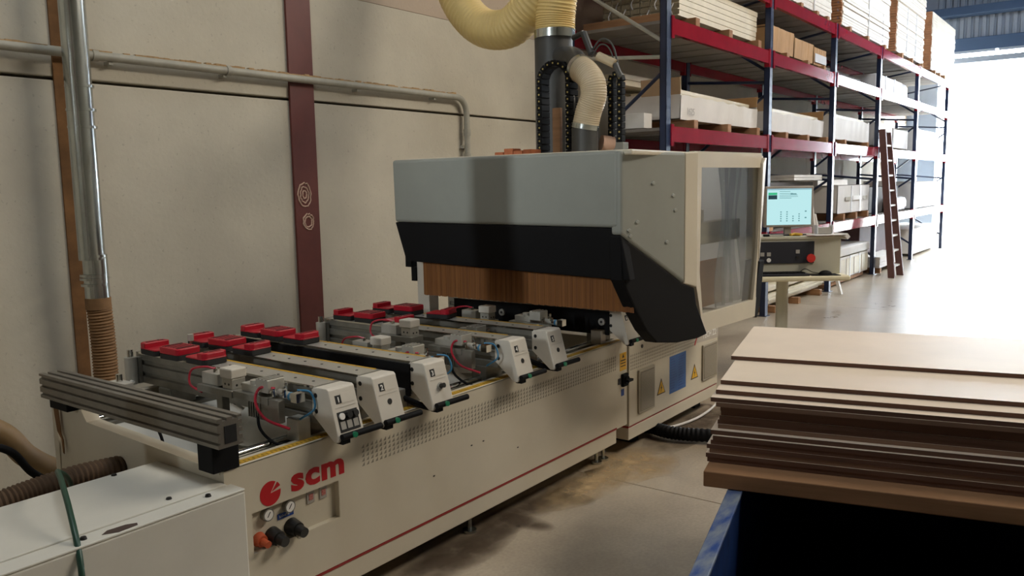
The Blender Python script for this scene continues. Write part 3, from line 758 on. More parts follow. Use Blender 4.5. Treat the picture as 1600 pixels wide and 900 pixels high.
# ================================================================== STOPS AND CLAMPS between the bars
def stop_unit(x, y, z, label, white=True, flip=1):
    t = thing('pneumatic_stop', label, 'stop', (x, y, z-.13), group='aluminium stops and clamps between the bars')
    MB().box(x-.05, x+.045, y-.10, y+.14, z-.085, z-.055).build('base_plate', 'alu_dark', t, bevel=.003)
    MB().box(x-.03, x+.035, y+.02, y+.13, z-.055, z-.005).build('body', 'alu', t, bevel=.003)
    MB().box(x-.04, x-.005, y-.02, y+.02, .66, z-.055).build('stem', 'alu_dark', t, bevel=.003)
    r_ = MB().box(x-.035, x+.03, y-.085, y-.02, z-.055, z-.012).build('riser', 'alu', t, bevel=.003)
    for dx in (-.012, .012): MB().cyl((x+dx, y-.0855, z-.04), (x+dx, y-.083, z-.04), .005, n=10).build('bolt_hole', 'screw', r_)
    for dz in (-.035,): MB().cyl((x-.0355, y-.04, z+dz), (x-.033, y-.04, z+dz), .005, n=10).cyl((x-.0355, y-.065, z+dz), (x-.033, y-.065, z+dz), .005, n=10).build('bolt_hole', 'screw', r_)
    if white: MB().box(x-.040, x+.035, y-.09, y-.010, z-.012, z+.030).build('stop_pad', 'offwhite', t, bevel=.006, label='cream plastic stop pad')
    MB().cyl((x-.01, y+.06, z-.005), (x-.01, y+.06, z+.012), .009, n=10).cyl((x+.015, y+.10, z-.005), (x+.015, y+.10, z+.008), .008, n=10).build('fitting', 'chrome', t, smooth=True)
    MB().tube(spline([(x-.01, y+.06, z+.010), (x-.03, y+.10, z+.018), (x-.05, y+.17, z), (x-.055, y+.18, z-.06), (x-.04, y+.12, z-.09)], 6), .005, n=6).build('air_tube', 'red_tube', t, smooth=True)
    return t
def clamp_unit(x, y, z, label, tube=True):
    t = thing('pneumatic_clamp', label, 'clamp', (x, y, z-.2), group='aluminium stops and clamps between the bars')
    MB().box(x-.05, x+.05, y-.02, y+.20, z-.075, z-.045).build('base_plate', 'alu_dark', t, bevel=.003)
    MB().box(x-.03, x+.045, y+.06, y+.17, z-.045, z-.012).build('body', 'alu', t, bevel=.003)
    MB().box(x-.045, x-.015, y-.08, y+.05, z-.14, z-.05).build('side_plate', 'alu_dark', t, bevel=.003)
    f = MB()
    for k in range(6): f.box(x-.05, x+.02, y+.03+k*.014, y+.036+k*.014, z-.135, z-.075)
    f.build('cooling_fin', 'alu_dark', t)
    MB().cyl((x-.01, y+.10, z-.012), (x-.01, y+.10, z+.004), .022, n=18).build('pivot', 'alu', t, smooth=True)
    MB().box(x-.045, x+.035, y-.02, y+.055, z-.03, z+.022).build('jaw_block', 'alu', t, bevel=.003)
    mb = MB()
    for k in range(3): mb.box(x-.046, x+.036, y-.012+k*.022, y-.005+k*.022, z+.021, z+.024)
    mb.build('jaw_ridge', 'alu_dark', t)
    MB().cyl((x+.005, y-.02, z-.035), (x+.005, y-.115, z-.04), .015, n=14).build('cylinder', 'alu', t, smooth=True)
    MB().cyl((x+.005, y-.09, z-.039), (x+.005, y-.10, z-.0395), .0165, n=14).build('blue_ring', 'blue_tube', t)
    mb = MB()
    for dx, dy, hh in ((-.03, -.035, .03), (.02, -.045, .045), (-.02, -.085, .03), (.025, -.12, .02)):
        mb.cyl((x+dx, y+dy, z-.04), (x+dx, y+dy, z-.04+hh), .007, n=8).cyl((x+dx, y+dy, z-.04+hh*.6), (x+dx-.015, y+dy, z-.04+hh*.6), .005, n=8)
    mb.box(x-.015, x+.025, y-.15, y-.115, z-.055, z-.02)
    mb.build('fitting', 'chrome', t, smooth=True, kind='stuff')
    if tube:
        MB().tube(spline([(x-.02, y-.03, z-.012), (x-.05, y+.02, z-.01), (x-.075, y+.02, z-.06), (x-.07, y-.03, z-.12), (x-.03, y-.12, z-.155)], 8), .0055, n=7).build('air_tube', 'red_tube', t, smooth=True)
        MB().tube(spline([(x-.04, y+.06, z-.11), (x-.06, y+.02, z-.17), (x-.06, y-.06, z-.21), (x-.03, y-.13, z-.225)], 8), .006, n=7).build('air_tube', 'black', t, smooth=True)
        MB().tube(spline([(x+.03, y-.10, z-.02), (x+.06, y-.14, z-.03), (x+.06, y-.16, z-.09), (x+.02, y-.12, z-.13)], 8), .0045, n=7).build('air_tube', 'blue_tube', t, smooth=True)
    return t
stop_unit(1.955, 2.93, .96, 'aluminium stop with cream pad on the wall side half of the first bar')
clamp_unit(1.955, 2.62, .955, 'aluminium clamp with red and black air tubes beside the housing numbered 1')
stop_unit(2.90, 3.05, .925, 'low aluminium stop with cream pad behind the black side plate bar')
clamp_unit(2.80, 2.66, .94, 'aluminium clamp just behind the housing with the selector knob')
stop_unit(3.04, 2.98, 1.0, 'raised aluminium stop with tall cream pad between third and fourth bars')
clamp_unit(3.08, 2.60, .955, 'aluminium clamp with red tubes beside the housing numbered 4')
stop_unit(3.86, 3.12, .955, 'small aluminium stop with grey white pad under the hood edge')
clamp_unit(3.84, 2.66, .965, 'aluminium clamp under the hood beside the housing numbered 5', tube=False)
clamp_unit(3.42, 2.78, .93, 'aluminium clamp between the bars numbered 4 and 5', tube=False)
def ref_cyl(x, y, label, small=False):
    t = thing('reference_cylinder', label, 'cylinder', (x, y, .80), group='silver cylinders at the bar ends')
    MB().cyl((x, y, .80), (x, y, .93), .028, n=20).build('barrel', 'alu', t, smooth=True)
    MB().cyl((x, y, .93), (x, y, .965), .014, n=16).build('rod', 'chrome', t, smooth=True)
    MB().box(x+.026, x+.045, y-.02, y+.02, .80, .925).build('mount', 'alu_dark', t)
    MB().cyl((x-.02, y-.03, .82), (x-.02, y-.05, .82), .008, n=8).build('fitting', 'white_ink', t)
ref_cyl(1.985, 3.735, 'silver reference cylinder at the wall end of the first bar')
ref_cyl(3.135, 3.735, 'silver reference cylinder at the wall end of the fourth bar')
t = thing('reference_cylinder', 'short silver cylinder with fittings low beside the first bar end', 'cylinder', (1.86, 3.62, .78), group='silver cylinders at the bar ends')
MB().box(1.83, 1.90, 3.56, 3.68, .775, .85).build('valve_body', 'offwhite', t, bevel=.004)
MB().cyl((1.865, 3.62, .85), (1.865, 3.62, .885), .014, n=14).build('rod', 'chrome', t, smooth=True)
o = thing('stop_pin', 'small steel pin standing behind the pods of the first bar', 'pin', (2.17, 3.52, .945))
MB().cyl((2.17, 3.52, .80), (2.17, 3.52, 1.0), .006, n=12).build('pin', 'chrome', o, smooth=True)
MB().cyl((2.17, 3.52, 1.0), (2.17, 3.52, 1.03), .014, n=14).build('pin_head', 'alu', o, smooth=True)
o = thing('scrap_offcut', 'pale wood offcut lying in the bed under the hood edge', 'offcut', (3.97, 2.72, .72))
MB().box(3.90, 4.04, 2.66, 2.78, .735, .815, rot=Matrix.Rotation(R(20), 3, 'Z')).build('block', 'wood_pale', o)

# ================================================================== HOOD
hd = thing('machine_hood', 'large padded grey and black hood over the machining head with a clear side door', 'machine hood', (4.6, 2.9, .78))
XH = 3.70
# front: grey upper + black lower slabs (gently bent), seen from the bed
MB().loft([(XH, 2.085, 1.475), (XH, 2.085, 1.868), (XH, 3.675, 1.868), (XH, 3.668, 1.487)],
          [(XH+.08, 2.085, 1.475), (XH+.08, 2.085, 1.868), (XH+.08, 3.675, 1.868), (XH+.08, 3.668, 1.487)]).build('front_pad', 'grey_pad', hd, bevel=.018, seg=3)
def band(y0, y1, z):
    return [(XH+.004, y0, z), (XH+.004, y1, z)]
MB().loft([(XH+.006, 2.08, 1.474), (XH+.006, 3.668, 1.486), (XH+.022, 3.60, 1.245), (XH+.03, 2.03, 1.203)],
          [(XH+.085, 2.08, 1.474), (XH+.085, 3.668, 1.486), (XH+.09, 3.60, 1.245), (XH+.09, 2.03, 1.203)]).build('front_skirt', 'black', hd, bevel=.006)
# corner pad (grey) along a shallow chamfer from the front to the door
def ch(x): return 2.085 - (x-XH)*(.085/.62)
A = [(XH+.004, 1.866), (4.29, 1.866), (4.29, 1.135), (XH+.004, 1.44)]
MB().loft([(x, ch(x)-.018, z) for x, z in A], [(x, ch(x)+.045, z) for x, z in A]).build('corner_pad', 'grey_pad', hd, bevel=.016, seg=3)
MB().loft([(x, ch(x)-.016, z) for x, z in ((4.292, 1.866), (4.425, 1.872), (4.425, 1.10), (4.292, 1.134))], [(x, ch(x)+.045, z) for x, z in ((4.292, 1.866), (4.425, 1.872), (4.425, 1.10), (4.292, 1.134))]).build('cream_strip', 'cream', hd, bevel=.006)
# black side skirt with forward chin
K = [(XH+.006, 1.437), (4.285, 1.132), (4.40, 1.10), (4.42, 1.0), (4.53, .812), (4.43, .80), (4.22, .805), (4.02, .835), (3.93, .91), (3.85, 1.01), (XH+.02, 1.205)]
MB().loft([(x, ch(x)-.012 - .03*max(0, 1.1-z), z) for x, z in K], [(x, ch(x)+.06, z) for x, z in K]).build('side_skirt', 'black', hd, bevel=.008)
# door frame + window
outer = [(4.424, 1.876), (5.511, 1.888), (5.49, 1.25), (5.442, .79), (4.572, .812), (4.435, 1.19)]
inner = [(4.526, 1.785), (5.479, 1.79), (5.45, 1.25), (5.382, .907), (4.559, .921), (4.511, 1.178)]
outer = [(4.424, 1.876), (5.495, 1.886), (5.49, 1.25), (5.42, .79), (4.572, .812), (4.432, 1.19)]
mb = MB()
for i in range(6):
    j = (i+1) % 6
    q = [outer[i], outer[j], inner[j], inner[i]]
    mb.prism(q, 'y', 1.995, 2.03)
df = mb.build('door_frame', 'cream', hd)
MB().prism(inner, 'y', 2.012, 2.016).build('door_window', 'glass', hd, label='clear plastic window of the side door')
# right pad beyond the door
MB().loft([(5.46, 1.985, 1.17), (5.47, 1.985, 1.82), (5.50, 1.965, 1.855), (5.56, 1.975, 1.855), (5.58, 2.02, 1.82), (5.56, 2.02, 1.17)],
          [(5.50, 2.10, 1.17), (5.50, 2.10, 1.82), (5.52, 2.10, 1.855), (5.60, 2.10, 1.855), (5.62, 2.10, 1.82), (5.60, 2.10, 1.17)]).build('rear_corner_pad', 'cream', hd, bevel=.012, seg=3)
MB().loft([(5.46, 1.985, 1.165), (5.56, 1.985, 1.165), (5.53, 2.0, .85), (5.48, 2.0, .77), (5.41, 2.0, .80)], [(5.50, 2.10, 1.165), (5.60, 2.10, 1.165), (5.56, 2.10, .85), (5.50, 2.10, .77), (5.42, 2.10, .80)]).build('rear_corner_skirt', 'black', hd, bevel=.008)
# body walls and roof
MB().verts_faces([(5.57, 2.10, .80), (5.57, 3.66, .80), (5.57, 3.66, 1.86), (5.57, 2.10, 1.86)], [(0, 1, 2, 3)]).build('far_side_sheet', 'side_sheet', hd)
MB().box(XH+.03, 5.60, 2.02, 2.30, 1.845, 1.872).box(XH+.03, 5.0, 2.30, 3.66, 1.845, 1.872).build('roof_panel', 'cream', hd, bevel=.008)
MB().box(3.88, 3.97, 3.56, 3.66, .80, 1.30).build('gantry_post', 'offwhite', hd, bevel=.004)
MB().box(4.55, 5.55, 3.60, 3.66, .80, 1.02).build('back_panel', 'offwhite', hd)
MB().box(3.86, 3.93, 3.69, 3.74, 1.19, 1.27).box(3.87, 3.91, 3.66, 3.70, 1.10, 1.19).build('bracket', 'black', hd)
# bristle curtain
mb = MB(); y = 2.06; k = 0
while y < 3.55:
    wd = .0105; off = .0012*math.sin(k*1.7)
    mb.box(3.822+off, 3.828+off, y, y+wd+.0002, 1.022+.004*random.random(), 1.30); y += wd; k += 1
mb.build('brush_curtain', 'brush', hd, kind='stuff', label='brown bristle curtain closing the gap under the hood')
mb = MB(); x = 3.84
while x < 5.1:
    mb.box(x, x+.015, 3.40, 3.406, 1.06, 1.30); x += .0165
mb.build('brush_curtain', 'brush', hd, kind='stuff', label='brown bristle curtain inside the hood')
# interior gantry
MB().box(4.78, 5.50, 2.14, 2.22, 1.31, 1.45).build('gantry_beam', 'offwhite', hd, bevel=.005)
MB().box(4.80, 4.99, 2.75, 3.05, 1.05, 1.80).build('spindle_unit', 'alu', hd, bevel=.006)
MB().cyl((4.86, 2.17, 1.45), (4.86, 2.17, 1.53), .04, n=18).build('motor_cap', 'offwhite', hd, smooth=True)
MB().cyl((4.72, 2.62, 1.0), (4.72, 2.62, 1.56), .05, n=18).build('motor', 'alu_dark', hd, smooth=True)
MB().box(4.75, 5.30, 2.165, 2.18, .90, 1.20).build('brown_board', mat('tan_board', '#a97c54', .8, var=.1, scale=4), hd)
mb = MB()
# PVC strips behind the window
for k, x in enumerate((4.98, 5.10, 5.215, 5.33)):
    pts = []
    for i in range(13):
        z = 1.80 - i*.075
        pts.append((x + .03*math.sin(i*.45+k), 2.075+.012*k % .03, z))
    A = []
    for i in range(12):
        (xa, ya, za), (xb, yb, zb) = pts[i], pts[i+1]
        for q in range(4):
            def P(u, xx, yy, zz): return (xx + u*.14, yy + .028*math.sin(u*PI) + .010*math.sin(zz*7+k+u*3), zz)
            mb.verts_faces([P(q/4, xa, ya, za), P((q+1)/4, xa, ya, za), P((q+1)/4, xb, yb, zb), P(q/4, xb, yb, zb)], [(0, 1, 2, 3)])
bmesh.ops.remove_doubles(mb.bm, verts=mb.bm.verts, dist=.0005)
mb.build('strip_curtain', 'pvc', hd, smooth=True, label='wavy clear plastic strips hanging behind the window')
# dents in the padding
for x, z in ((3.98, 1.70), (4.17, 1.63), (4.19, 1.55), (3.84, 1.50), (3.77, 1.46), (3.78, 1.43), (4.11, 1.38)):
    y_ = ch(x)-.018
    MB().prism([(x-.022, z), (x-.005, z+.012), (x+.02, z+.006), (x+.014, z-.010), (x-.008, z-.012)], 'y', y_-.005, y_+.004).build('dent', 'grey_pad', hd, bevel=.004)
# ---- extraction and chains on the roof
MB().cyl((4.85, 3.23, 1.87), (4.85, 3.23, 2.70), .130, n=28).build('main_duct', 'duct_dark', hd, smooth=True)
MB().tube(spline([(4.82, 3.16, 2.56), (4.70, 2.98, 2.52), (4.60, 2.88, 2.455), (4.545, 2.825, 2.42)], 8), .072, n=20).build('branch_duct', 'duct_dark', hd, smooth=True)
pts = spline([(4.55, 2.835, 2.425), (4.515, 2.765, 2.385), (4.50, 2.712, 2.32), (4.50, 2.705, 2.24), (4.50, 2.74, 2.15), (4.50, 2.768, 2.05)], 24)
MB().tube(pts, .082, n=28, rf=lambda i: .082 + .0016*math.sin(i*2*PI/3.2)).build('flexible_elbow', 'duct_beige', hd, smooth=True)
for p0, p1 in (((4.50, 2.762, 2.075), (4.50, 2.768, 2.045)), ((4.553, 2.84, 2.43), (4.54, 2.815, 2.417))):
    MB().cyl(p0, p1, .088, n=28).build('hose_clamp', 'steel', hd, smooth=True)
MB().cyl((4.50, 2.768, 1.87), (4.50, 2.768, 2.05), .084, n=28).build('outlet_pipe', 'duct_dark', hd, smooth=True)
def chain(x0, x1, yc, zb, zt, ro, name_label):
    c = MB().box(x0+.012, x1-.012, yc-ro+.012, yc-ro+.03, zb, zt-ro).box(x0+.012, x1-.012, yc+ro-.03, yc+ro-.012, zb, zt-ro).build('energy_chain', 'black_matt', hd, label=name_label)
    rr = ro-.018; L1 = zt-ro-zb-.02; tot = 2*L1 + PI*rr; nn = round(tot/.042); cen = []
    for i in range(nn+1):
        q = tot*i/nn
        if q < L1: cen.append((yc-rr, zb+.02+q, 0))
        elif q < L1+PI*rr: a = PI-(q-L1)/rr; cen.append((yc+rr*math.cos(a), zb+.02+L1+rr*math.sin(a), a))
        else: cen.append((yc+rr, zb+.02+L1-(q-L1-PI*rr), 0))
    lm = None; pm = None
    for y, z, a in cen:
        if lm is None:
            lk = MB().box(x0, x1, -.019, .019, -.0195, .0195).build('chain_link', 'black', c, local=True); lm = lk.data
            pn = MB().cyl((x0-.001, 0, 0), (x0+.004, 0, 0), .0058, n=8).cyl((x1-.004, 0, 0), (x1+.001, 0, 0), .0058, n=8).build('link_pin', mat('pin_yellow', '#b59f55', .5), c, local=True, kind='stuff'); pm = pn.data
            bv = lk.modifiers.new('bevel', 'BEVEL'); bv.width = .004; bv.segments = 1
        else:
            lk = lk.copy(); COL.objects.link(lk); pn = pn.copy(); COL.objects.link(pn)
        for o in (lk, pn): o.location = (-ORG[hd][0], y-ORG[hd][1], z-ORG[hd][2]); o.rotation_euler = (a, 0, 0)
    return c
chain(4.50, 4.60, 3.006, 1.88, 2.49, .128, 'wide black cable chain loop with pale pins')
chain(4.66, 4.71, 2.645, 1.88, 2.40, .050, 'narrow black cable chain loop with pale pins')
MB().box(4.60, 4.64, 2.93, 2.98, 1.88, 2.30).build('guide_column', 'alu', hd, bevel=.003)
MB().box(4.60, 4.63, 3.02, 3.08, 1.88, 2.20).build('guide_column', 'wood', hd, bevel=.003)
MB().box(4.72, 4.78, 2.70, 2.80, 1.92, 2.26).build('cover_plate', 'grey_ink', hd, bevel=.003)
MB().box(4.79, 4.88, 2.74, 2.90, 1.88, 2.34).build('drive_housing', 'black', hd, bevel=.006)
MB().box(4.65, 4.72, 2.58, 2.68, 1.88, 1.96).build('chain_base', 'alu_dark', hd, bevel=.003)
MB().cyl((4.62, 2.72, 1.96), (4.68, 2.67, 1.95), .05, n=16).build('pink_flange', mat('flange_pinkish', '#c39d86', .6), hd, smooth=True)
MB().cyl((4.62, 2.74, 2.50), (4.62, 2.62, 2.44), .028, n=14).build('air_filter', 'duct_beige', hd, smooth=True)
for p0, p1, rr in (((4.64, 2.86, 2.66), (4.62, 2.79, 2.52), .022), ((4.62, 2.62, 2.44), (4.62, 2.58, 2.36), .018), ((4.66, 2.95, 2.64), (4.64, 2.86, 2.66), .018)):
    MB().cyl(p0, p1, rr, n=14).build('air_cylinder', 'duct_dark', hd, smooth=True)
mb = MB()
mb.tube(spline([(4.62, 2.80, 2.52), (4.62, 2.72, 2.60), (4.62, 2.64, 2.56), (4.64, 2.60, 2.40)], 8), .006, n=6)
mb.tube(spline([(4.62, 2.79, 2.50), (4.63, 2.73, 2.57), (4.63, 2.66, 2.53), (4.66, 2.62, 2.36)], 8), .005, n=6)
mb.tube(spline([(4.56, 2.90, 2.30), (4.55, 2.88, 2.2), (4.55, 2.90, 2.1), (4.56, 2.90, 1.9)], 8), .012, n=6)
mb.build('air_tube', 'duct_dark', hd, smooth=True)
# yellow ribbed hose
pts = spline([(4.80, 4.16, 3.50), (4.74, 4.02, 3.16), (4.70, 3.86, 2.93), (4.67, 3.66, 2.79), (4.66, 3.44, 2.77), (4.65, 3.26, 2.88), (4.65, 3.12, 3.00), (4.655, 3.06, 2.94), (4.66, 3.075, 2.80), (4.66, 3.08, 2.70)], 34)
pts = [Vector((q.x*1.041, q.y*1.045, 1.7+(q.z-1.7)*1.041)) for q in pts]
yh = thing('exhaust_hose', 'big pale yellow ribbed exhaust hose curving down onto the duct', 'hose', (4.85, 3.22, 2.70))
MB().tube(pts, .135, n=32, rf=lambda i: .134 + (.0045 if i % 5 < 2 else -.001)).build('ribbed_hose', 'duct_yellow', yh, smooth=True)
MB().cyl((4.85, 3.22, 2.69), (4.85, 3.22, 2.745), .141, n=32).build('hose_clamp', 'steel', yh, smooth=True)
# wooden blocks lying on the hood roof
for i, (y, hgt, l) in enumerate(((3.00, .05, .10), (3.075, .045, .08), (3.15, .06, .09), (3.225, .04, .07))):
    tag(MB().box(4.25, 4.25+l, y, y+.07, 1.873, 1.873+hgt).build('wood_block', 'brick', bevel=.004), ['orange wood block on the hood roof, nearest the chain', 'orange wood block on the hood roof, tallest of the row', 'orange wood block on the hood roof, third from the chain', 'orange wood block on the hood roof, lowest, at the wall end'][i], 'block', 'wood blocks on the hood roof')

# ================================================================== PALLET RACK
RX = [7.40, 10.21, 12.97, 15.73, 18.95, 22.4]
RY0, RY1 = 3.64, 4.74
rk = thing('pallet_rack', 'long pallet rack with dark blue uprights and red beams along the back wall', 'rack', (7.4, 3.64, 0))
def local_mesh(o): return o.data
po = None
for x in RX:
    for y in (RY0+.005, RY1-.005):
        if po is None:
            mb = MB()
            mb.box(x-.05, x+.05, y-.035, y-.030, 0, 3.99).box(x-.05, x-.045, y-.035, y+.035, 0, 3.99).box(x+.045, x+.05, y-.035, y+.035, 0, 3.99)
            mb.box(x-.05, x-.02, y+.030, y+.035, 0, 3.99).box(x+.02, x+.05, y+.030, y+.035, 0, 3.99)
            for k in range(40): mb.box(x-.03, x-.015, y-.036, y-.0345, .2+k*.11, .24+k*.11).box(x+.015, x+.03, y-.036, y-.0345, .2+k*.11, .24+k*.11)
            mb.box(x-.07, x+.07, y-.06, y+.06, 0, .008)
            po = mb.build('upright', 'rack_blue', rk); pob = Vector((x, y, 0)); pc = po
        else:
            pc = po.copy(); COL.objects.link(pc); pc.location = Vector((x, y, 0)) - pob
# zigzag bracing of every frame
for i, x in enumerate(RX):
    zz = [(.35, 0), (1.0, 1), (1.7, 0), (2.30, 1), (2.77, 0), (3.05, 0), (3.55, 1), (4.1, 0), (4.6, 1)]
    for (za, a), (zb, b) in (((.35, 0), (1.0, 1)), ((1.0, 1), (1.7, 0)), ((1.70, 0), (1.80, 1)), ((1.95, 1), (2.75, 0)), ((2.90, 0), (2.98, 1)), ((3.05, 0), (3.72, 1)), ((3.74, 1), (3.90, 0))):
        ya = RY0+.04 if a == 0 else RY1-.04; yb = RY0+.04 if b == 0 else RY1-.04
        MB().cyl((x, ya, za), (x, yb, zb), .019, n=8).build('brace', 'rack_blue' if za not in (2.90, 3.05) or i else 'conduit', rk)
LV = [1.05, 2.245, 3.265, 3.965]
for lv, zt in enumerate(LV):
    for i in range(5):
        x0, x1 = RX[i]+.052, RX[i+1]-.052
        if zt > 4 and i == 4: continue
        for y in (RY0-.03, RY1-.02):
            mb = MB().box(x0, x1, y-.005, y+.045, zt-.15, zt)
            mb.box(x0-.004, x0+.05, y-.012, y+.05, zt-.19, zt+.02).box(x1-.05, x1+.004, y-.012, y+.05, zt-.19, zt+.02)
            mb.build('beam', 'rack_red', rk)
    for i in range(5):
        x0, x1 = RX[i]+.06, RX[i+1]-.06; n = 6; wd = (x1-x0)/n
        for k in range(n):
            if lv == 0 and i == 0: continue
            MB().box(x0+k*wd+.02, x0+(k+1)*wd-.02, RY0+.02, RY1-.04, zt-.035, zt-.005).build('deck_board', 'deck', rk)

# ---- contents
def bundle(x0, x1, y0, y1, z0, cols, rows, label, wraps=True, group='long bundles of mouldings on the rack'):
    t = thing('moulding_bundle', label, 'bundle', ((x0+x1)/2, (y0+y1)/2, z0), group=group)
    pw, ph = (y1-y0)/cols, .06; base = None
    for r_ in range(rows):
        for c in range(cols):
            dx = random.uniform(-.03, .03)
            if base is None:
                base = MB().box(x0, x1, y0+.004, y0+pw-.004, z0+.003, z0+ph-.003).build('moulding', 'mould', t); o = base
            else:
                o = base.copy(); COL.objects.link(o)
            o.location = (dx, c*pw, r_*ph)
    return t
def end_caps(t, x, y0, y1, z0, cols, rows, ph=.06):
    mb = MB(); pw = (y1-y0)/cols
    for r_ in range(rows):
        for c in range(cols): mb.box(x-.045, x-.036+random.uniform(-.008, .004), y0+c*pw+.006, y0+(c+1)*pw-.006, z0+r_*ph+.006, z0+(r_+1)*ph-.006)
    return mb.build('moulding_end', 'mould_end', t, kind='stuff', label='dull ends of the mouldings')
def bearer(x, z0, z1, lab, grp='wooden bearers on the rack beams', y0=3.66, y1=4.66):
    tag(MB().box(x-.05, x+.05, y0, y1, z0, z1).build('wooden_bearer', 'wood', bevel=.004), lab, 'bearer', grp)
ZT = LV
def carton(x0, x1, y0, y1, z0, z1, label, open_top=True, front='card_white', flap=True, filler=True, group=None, name='long_carton'):
    t = thing(name, label, 'carton', ((x0+x1)/2, (y0+y1)/2, z0), group=group)
    th = .012
    # slightly wavy front panel
    n = 14; mb = MB(); top = []; 
    for i in range(n+1):
        x = x0 + (x1-x0)*i/n; top.append((x, y0 - .012*random.random(), z1 - (.03*random.random() if open_top else 0)))
    A = []
    for i in range(n):
        a, b = top[i], top[i+1]
        mb.verts_faces([(a[0], y0, z0), (b[0], y0, z0), b, a, (a[0], y0+th, z0), (b[0], y0+th, z0), (b[0], b[1]+th, b[2]), (a[0], a[1]+th, a[2])],
                       [(0, 1, 2, 3), (5, 4, 7, 6), (3, 2, 6, 7), (1, 0, 4, 5), (0, 3, 7, 4), (2, 1, 5, 6)])
    mb.build('front_panel', front, t)
    MB().box(x0, x1, y1-th, y1, z0, z1).build('back_panel', 'card_in', t)
    MB().box(x0, x0+th, y0, y1, z0, z1+.02).build('end_panel', front, t)
    MB().box(x1-th, x1, y0, y1, z0, z1+.01).build('end_panel', front, t)
    MB().box(x0, x1, y0, y1, z0, z0+th).build('bottom', 'card_in', t)
    if not open_top: MB().box(x0, x1, y0, y1, z1-th, z1).build('lid', front, t)
    if flap:
        MB().box(x0-.006, x0+.006, y0, y0+.45, z1, z1+.17, rot=Matrix.Rotation(R(-4), 3, 'Y')).build('flap', 'card_in', t)
        MB().box(x1-.004, x1+.008, y0, y0+.5, z1, z1+.13, rot=Matrix.Rotation(R(12), 3, 'Y')).build('flap', 'card', t)
    if filler:
        base = None
        for k in range(5):
            for r_ in range(2):
                if base is None: base = MB().box(x0+.05, x1-.12, y0+.06, y0+.17, z1-.04, z1).build('moulding', 'mould', t); o = base
                else: o = base.copy(); COL.objects.link(o)
                o.location = (random.uniform(-.04, .08), k*.15, r_*.035 + random.uniform(0, .01)); o.rotation_euler = (0, R(random.uniform(.2, 1.0)), 0)
    return t
# bay 1
b1 = bundle(7.93, 10.10, 3.76, 4.62, 3.375, 8, 6, 'big bundle of cream mouldings on the upper shelf of the nearest rack bay')
end_caps(b1, 7.93, 3.73, 4.62, 3.375, 8, 6)
mb = MB()
for k in range(9):
    y = 3.8+k*.09; z = 3.42+random.random()*.2; mb.tube(spline([(7.885, y, z), (7.87, y+.02, z-.06), (7.885, y+.01, z-.11)], 5), .006, n=5)
mb.build('strap_end', 'film', b1, kind='stuff', label='loose ends of wrapping film')
for k, x in enumerate((8.17, 9.05, 9.95)): bearer(x, 3.268, 3.372, 'wooden bearer under the big cream moulding bundle, ' + ['nearest', 'middle one', 'farthest'][k])
tag(MB().box(7.62, 7.68, 3.75, 4.70, 3.27, 3.36).build('timber_plank', 'wood', bevel=.004), 'brown timber plank across the beam end in the nearest bay', 'plank')
ct = carton(7.96, 10.13, 3.75, 4.62, 2.345, 2.60, 'long white open carton of mouldings in the nearest rack bay')
text('carton_marking', '1625', .10, (8.08, 3.735, 2.40), FRONT, 'grey_ink', ct)
for k, x in enumerate((8.15, 9.05, 9.95)): bearer(x, 2.248, 2.342, 'wooden bearer under the long white carton of the nearest bay, ' + ['nearest', 'middle one', 'farthest'][k])
b2 = bundle(7.60, 8.9, 4.22, 4.60, 2.70, 4, 2, 'brown ended bundle lying over the long white carton')
end_caps(b2, 7.60, 4.22, 4.60, 2.70, 4, 2)
tag(MB().box(7.55, 7.72, 3.95, 4.25, 2.25, 2.40).build('white_box', 'card_white', bevel=.004), 'small white box beside the black cable chain in the nearest bay', 'box')
tag(MB().box(7.5, 7.9, 4.25, 4.7, 2.26, 2.36).build('timber_pack', 'wood', bevel=.004), 'dark timber pack behind the small white box', 'timber')
tag(MB().box(7.6, 10.0, 3.8, 4.6, 1.055, 1.75).build('board_pack', 'slab_dark', bevel=.006), 'dark board pack low in the nearest bay behind the hood', 'pack')
# bay 2
def pack(x0, x1, y0, y1, z0, z1, m, label, cat='pack', name='board_pack', straps=0, layers=0, group=None, sm='wood', jitter=.012):
    t = thing(name, label, cat, ((x0+x1)/2, (y0+y1)/2, z0), group=group)
    if layers:
        lh = (z1-z0)/layers; base = None
        for k in range(layers):
            j = random.uniform(-jitter, jitter); j2 = random.uniform(-jitter, jitter)
            if base is None: base = MB().box(x0, x1, y0, y1, z0+.002, z0+lh-.002).build('board', m, t); o = base
            else: o = base.copy(); COL.objects.link(o)
            o.location = (j, j2, k*lh)
    else:
        MB().box(x0, x1, y0, y1, z0, z1).build('wrapped_block', m, t, bevel=.012)
    for s in range(straps):
        x = x0 + (x1-x0)*(s+1)/(straps+1)
        MB().box(x-.012, x+.012, y0-.016, y1+.004, z0, z1+.006).build('strap', 'film', t)
    return t
pack(11.29, 13.05, 3.72, 4.6, 4.06, 4.75, 'board_white', 'white board pack on the top shelf, nearest to the frame edge', layers=14, straps=1)
for k, x in enumerate((11.5, 12.2, 12.7)): bearer(x, 3.968, 4.055, 'wooden bearer under the nearest top shelf pack, ' + ['first', 'second', 'third'][k])
